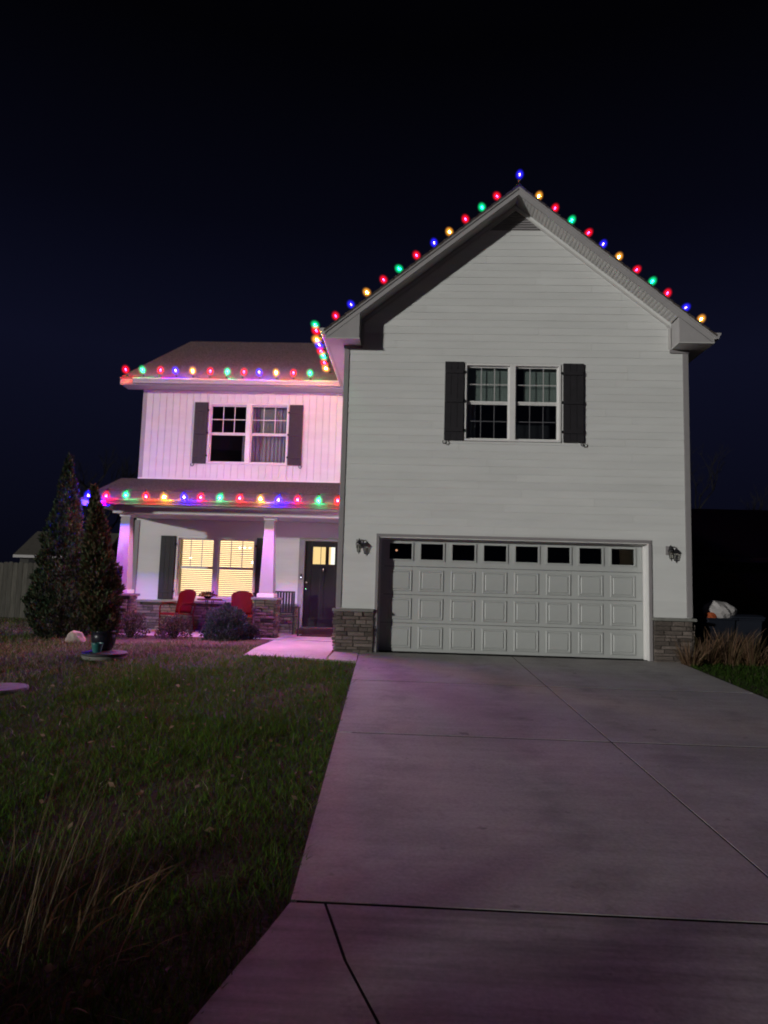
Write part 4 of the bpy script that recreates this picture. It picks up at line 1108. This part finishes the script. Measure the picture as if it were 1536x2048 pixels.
# bare trees far behind
def bare_tree(x, y, h, label, seed):
    t = thing('bare_tree', label, 'tree', (x, y, 0), 0, 'bare trees in the dark beyond the yard')
    r = random.Random(seed); q = MB(); q.tube([(0, 0, -0.1), (r.uniform(-.2, .2), 0, h * .35), (r.uniform(-.3, .3), 0, h * .6)], 0.16, 7, taper=0.08); q.build('trunk', 'dark_bark', t, smooth=True)
    q = MB()
    def br(p, d, L, rad, lv):
        e_ = p + d * L; mid = p + d * L * .5 + Vector((r.uniform(-1, 1), r.uniform(-1, 1), r.uniform(-.5, .5))) * L * .08
        q.tube([p, mid, e_], rad, 4, taper=rad * .5)
        if lv <= 0: return
        for k in range(3 if lv > 1 else 4):
            nd = (d + Vector((r.uniform(-1, 1), r.uniform(-1, 1), r.uniform(-.3, .7))) * .75).normalized()
            br(p + d * L * r.uniform(.45, 1), nd, L * r.uniform(.5, .72), rad * .52, lv - 1)
    for k in range(7):
        a_ = r.uniform(0, 6.28); br(Vector((0, 0, h * r.uniform(.3, .58))), Vector((math.cos(a_) * .7, math.sin(a_) * .7, 1)).normalized(), h * .3, 0.06, 4)
    q.build('crown', 'dark_bark', t)
for i, (x, y, h, lb) in enumerate([(-19.0, 24, 7.5, 'bare dark tree above the shed roof'),
                                   (-16.8, 27, 6.2, 'bare dark tree behind the tip of the tall evergreen'),
                                   (13.5, 26, 8.5, 'bare dark tree rising above the neighbouring roof'), (17.5, 24, 7.0, 'bare dark tree behind the brick house at the edge')]):
    bare_tree(x, y, h, lb, 20 + i)

# ------------------------------------------------------------------ grasses
def blades(P, L, W, lean, col, segs_=2, pw=1.7):
    """curved blades as strips; P (n,3)"""
    n = len(P); th = rng.uniform(0, 2 * np.pi, n)
    side = np.stack([np.cos(th), np.sin(th), np.zeros(n)], 1)
    d = lean; V_ = []
    ts_ = np.linspace(0, 1, segs_ + 1)
    for t_ in ts_[:-1]:
        c = P + np.stack([d[:, 0] * t_ ** pw, d[:, 1] * t_ ** pw, L * t_ * (1 - 0.12 * t_)], 1)
        w = (W * (1 - 0.55 * t_))[:, None]
        V_ += [c - side * w, c + side * w]
    V_.append(P + np.stack([d[:, 0], d[:, 1], L * 0.88], 1))
    k = len(V_); v = np.stack(V_, 1).reshape(-1, 3); base = np.arange(n) * k
    tri = []
    for s_ in range(segs_ - 1):
        a_ = 2 * s_; tri += [np.stack([base + a_, base + a_ + 1, base + a_ + 3], 1), np.stack([base + a_, base + a_ + 3, base + a_ + 2], 1)]
    a_ = 2 * (segs_ - 1); tri.append(np.stack([base + a_, base + a_ + 1, base + k - 1], 1))
    return v, np.concatenate(tri), np.repeat(col, k, axis=0)
def in_view(x, y):
    dx, dy = x - CAMP.x, y - CAMP.y
    w = dx * Fv.x + dy * Fv.y; s_ = dx * Rv.x + dy * Rv.y
    return (w > 1.2) & (np.abs(s_) < w * 0.80 + 1.6)
def dens_patch(x0, x1, y0_, y1_, n):
    return rng.uniform(x0, x1, n), rng.uniform(y0_, y1_, n)
px, py = [], []
for (x0, x1, ya, yb, dn) in [(-6.5, -2.35, -10.6, -8.0, 2600), (-7.5, -2.4, -8.0, -5.0, 2100), (-9.5, -2.5, -5.0, -2.0, 1500), (-12.5, -2.6, -2.0, 0.3, 1000), (-13.5, -8.2, 0.3, 6.1, 420),
                             (-8.6, -4.68, 0.0, 1.3, 420), (2.9, 6.5, -4.5, 1.2, 800), (3.2, 9, 1.2, 8, 150)]:
    n = int((x1 - x0) * (yb - ya) * dn); a_, b_ = dens_patch(x0, x1, ya, yb, n); px.append(a_); py.append(b_)
px, py = np.concatenate(px), np.concatenate(py)
fl_y = np.array([p[1] for p in flare][::-1]); fl_x = np.array([p[0] for p in flare][::-1])
left_edge = np.where(py > -8.84, -2.745 - 0.0355 * py, np.interp(py, fl_y, fl_x))
ok = ((px < left_edge - 0.030 + 0.055 * rng.random(len(px)) ** 2) | (px > 2.92 - 0.015 * py + 0.02))
ok &= ~((px > -4.68) & (px < -2.5) & (py > -0.80 - (px + 4.66) * 0.135 - 0.01))
ok &= ~((px - 6.98 * -1) ** 2 + (py + 4.05) ** 2 < 0.36 ** 2) & ~((px + 6.8) ** 2 + (py + 1.42) ** 2 < 0.33 ** 2)
ok &= in_view(px, py)
# worn patches
wear = np.sin(px * 1.7 + 1.3) * np.sin(py * 1.45 + 0.4) + 0.6 * np.sin(px * 4.1 - py * 2.3)
straw_zone = np.clip((py + 1.5) / 1.2, 0, 1) * (px < -4.7) + np.clip((-px - 5.6) / 1.5, 0, 1) * np.clip((py + 5.0) / 2.5, 0, 1)
straw_zone = np.clip(straw_zone, 0, 1)
ok &= rng.random(len(px)) > 0.45 * (wear > 0.75) + 0.30 * straw_zone
px, py, straw_zone, wear = px[ok], py[ok], straw_zone[ok], wear[ok]
n = len(px); dist = np.hypot(px - CAMP.x, py - CAMP.y)
L = rng.gamma(6, 0.0085, n) * (1 + 0.35 * (wear < -0.6)) + 0.012
W = 0.0016 + 0.00028 * dist
lean = np.stack([rng.normal(0, 1, n), rng.normal(0, 1, n)], 1) * (L * 0.55)[:, None]
green = np.array([(0.056, 0.135, 0.012), (0.066, 0.155, 0.015), (0.084, 0.150, 0.018), (0.045, 0.105, 0.010)])[rng.integers(0, 4, n)]
straw = np.array([(0.20, 0.17, 0.11), (0.14, 0.115, 0.07), (0.27, 0.24, 0.18), (0.075, 0.085, 0.03)])[rng.integers(0, 4, n)]
ps = 0.05 + 0.66 * straw_zone
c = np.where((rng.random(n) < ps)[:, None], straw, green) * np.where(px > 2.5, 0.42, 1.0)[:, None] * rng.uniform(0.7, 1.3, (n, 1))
P = np.stack([px, py, gz(py) + lawn_noise(px, py) * (py < 3) - 0.008], 1)
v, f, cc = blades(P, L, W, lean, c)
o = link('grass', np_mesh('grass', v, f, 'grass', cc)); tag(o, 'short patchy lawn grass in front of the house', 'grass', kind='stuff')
print('grass blades', n)
# dead leaves in the lawn
n = 420; lx = rng.uniform(-7.5, -2.6, n); ly = rng.uniform(-10, -1.2, n)
kk = in_view(lx, ly) & (lx < -2.80 - 0.0355 * ly); lx, ly = lx[kk], ly[kk]; n = len(lx)
P = np.stack([lx, ly, gz(ly) + 0.030 + 0.02 * rng.random(n)], 1); N = np.stack([rng.normal(size=n), rng.normal(size=n), 0.25 * rng.normal(size=n)], 1)
C = np.array([(0.16, 0.09, 0.045), (0.24, 0.17, 0.11), (0.10, 0.055, 0.03)])[rng.integers(0, 3, n)]
v, f, cc = leaf_quads(P, N, 0.055, 0.28, C); o = link('leaf_litter', np_mesh('leaf_litter', v, f, 'leaf', cc)); tag(o, 'scattered dead leaves lying in the lawn', 'leaves', kind='stuff')

def tuft(name, label, loc, r, h, n, lean_dir, cols, w, group, spread=0.35, pw=1.5, leaves=0):
    t = thing(name, label, 'grass', loc, 0, group)
    a_ = rng.uniform(0, 2 * np.pi, n); rr = r * np.sqrt(rng.random(n))
    P = np.stack([rr * np.cos(a_), rr * np.sin(a_), np.full(n, -0.02)], 1)
    L = h * rng.uniform(0.55, 1.05, n)
    le = np.stack([np.cos(a_) * rr / r, np.sin(a_) * rr / r], 1) * spread * h + rng.normal(0, 0.07 * h, (n, 2)) + np.array(lean_dir) * h
    C = np.array(cols)[rng.integers(0, len(cols), n)] * rng.uniform(0.6, 1.3, (n, 1))
    v, f, cc = blades(P, L, np.full(n, w), le, C, 5, pw)
    link('stems', np_mesh('stems', v, f, 'grass', cc), t)
    if leaves:
        m_ = leaves; a_ = rng.uniform(0, 2 * np.pi, m_); rr = r * 1.5 * np.sqrt(rng.random(m_))
        P = np.stack([rr * np.cos(a_), rr * np.sin(a_), rng.uniform(-0.02, 0.10, m_)], 1)
        L = h * rng.uniform(0.12, 0.34, m_); le = np.stack([np.cos(a_), np.sin(a_)], 1) * (L * 1.1)[:, None] + rng.normal(0, 0.04, (m_, 2))
        C = np.array([(0.10, 0.055, 0.028), (0.07, 0.045, 0.022), (0.14, 0.085, 0.04)])[rng.integers(0, 3, m_)]
        v, f, cc = blades(P, L, np.full(m_, 0.006), le, C, 4)
        link('leaves', np_mesh('leaves', v, f, 'grass', cc), t)
    return t
dry = [(0.15, 0.12, 0.065), (0.11, 0.085, 0.045), (0.08, 0.072, 0.035), (0.18, 0.145, 0.085)]
for (x, y, r, h, n, lb) in [(-3.80, -9.05, 0.40, 0.94, 55, 'tall dry grass clump nearest the lawn edge of the picture'),
                            (-3.42, -9.50, 0.34, 0.88, 50, 'dry grass clump leaning toward the driveway flare'),
                            (-3.62, -9.98, 0.26, 0.66, 45, 'shorter dry grass clump in the dark lower corner')]:
    tuft('dry_grass', lb, (x, y, gzf(y)), r, h, n, (0.14, 0.04), dry, 0.0021, 'tall dry grass clumps in front', 0.09, pw=1.1, leaves=80)
rust = [(0.19, 0.105, 0.065), (0.15, 0.09, 0.055), (0.24, 0.15, 0.10), (0.10, 0.075, 0.035)]
for (x, y, r, h, n, lb) in [(3.05, -0.28, 0.12, 0.60, 80, 'rust brown grass tuft against the garage stone base'),
                            (3.45, 0.02, 0.16, 0.74, 120, 'rust brown grass tuft just past the house corner'),
                            (3.85, 0.05, 0.17, 0.80, 130, 'tallest rust brown grass tuft in front of the trash carts'),
                            (4.22, 0.0, 0.17, 0.70, 120, 'rust brown grass tuft below the closed trash cart'),
                            (4.55, -0.05, 0.18, 0.34, 90, 'low yellowish grass tuft at the picture edge')]:
    tuft('ornamental_grass', lb, (x, y, gzf(y)), r, h, n, (0.03, -0.03), rust, 0.006, 'ornamental grasses beside the driveway', 0.45, leaves=60)
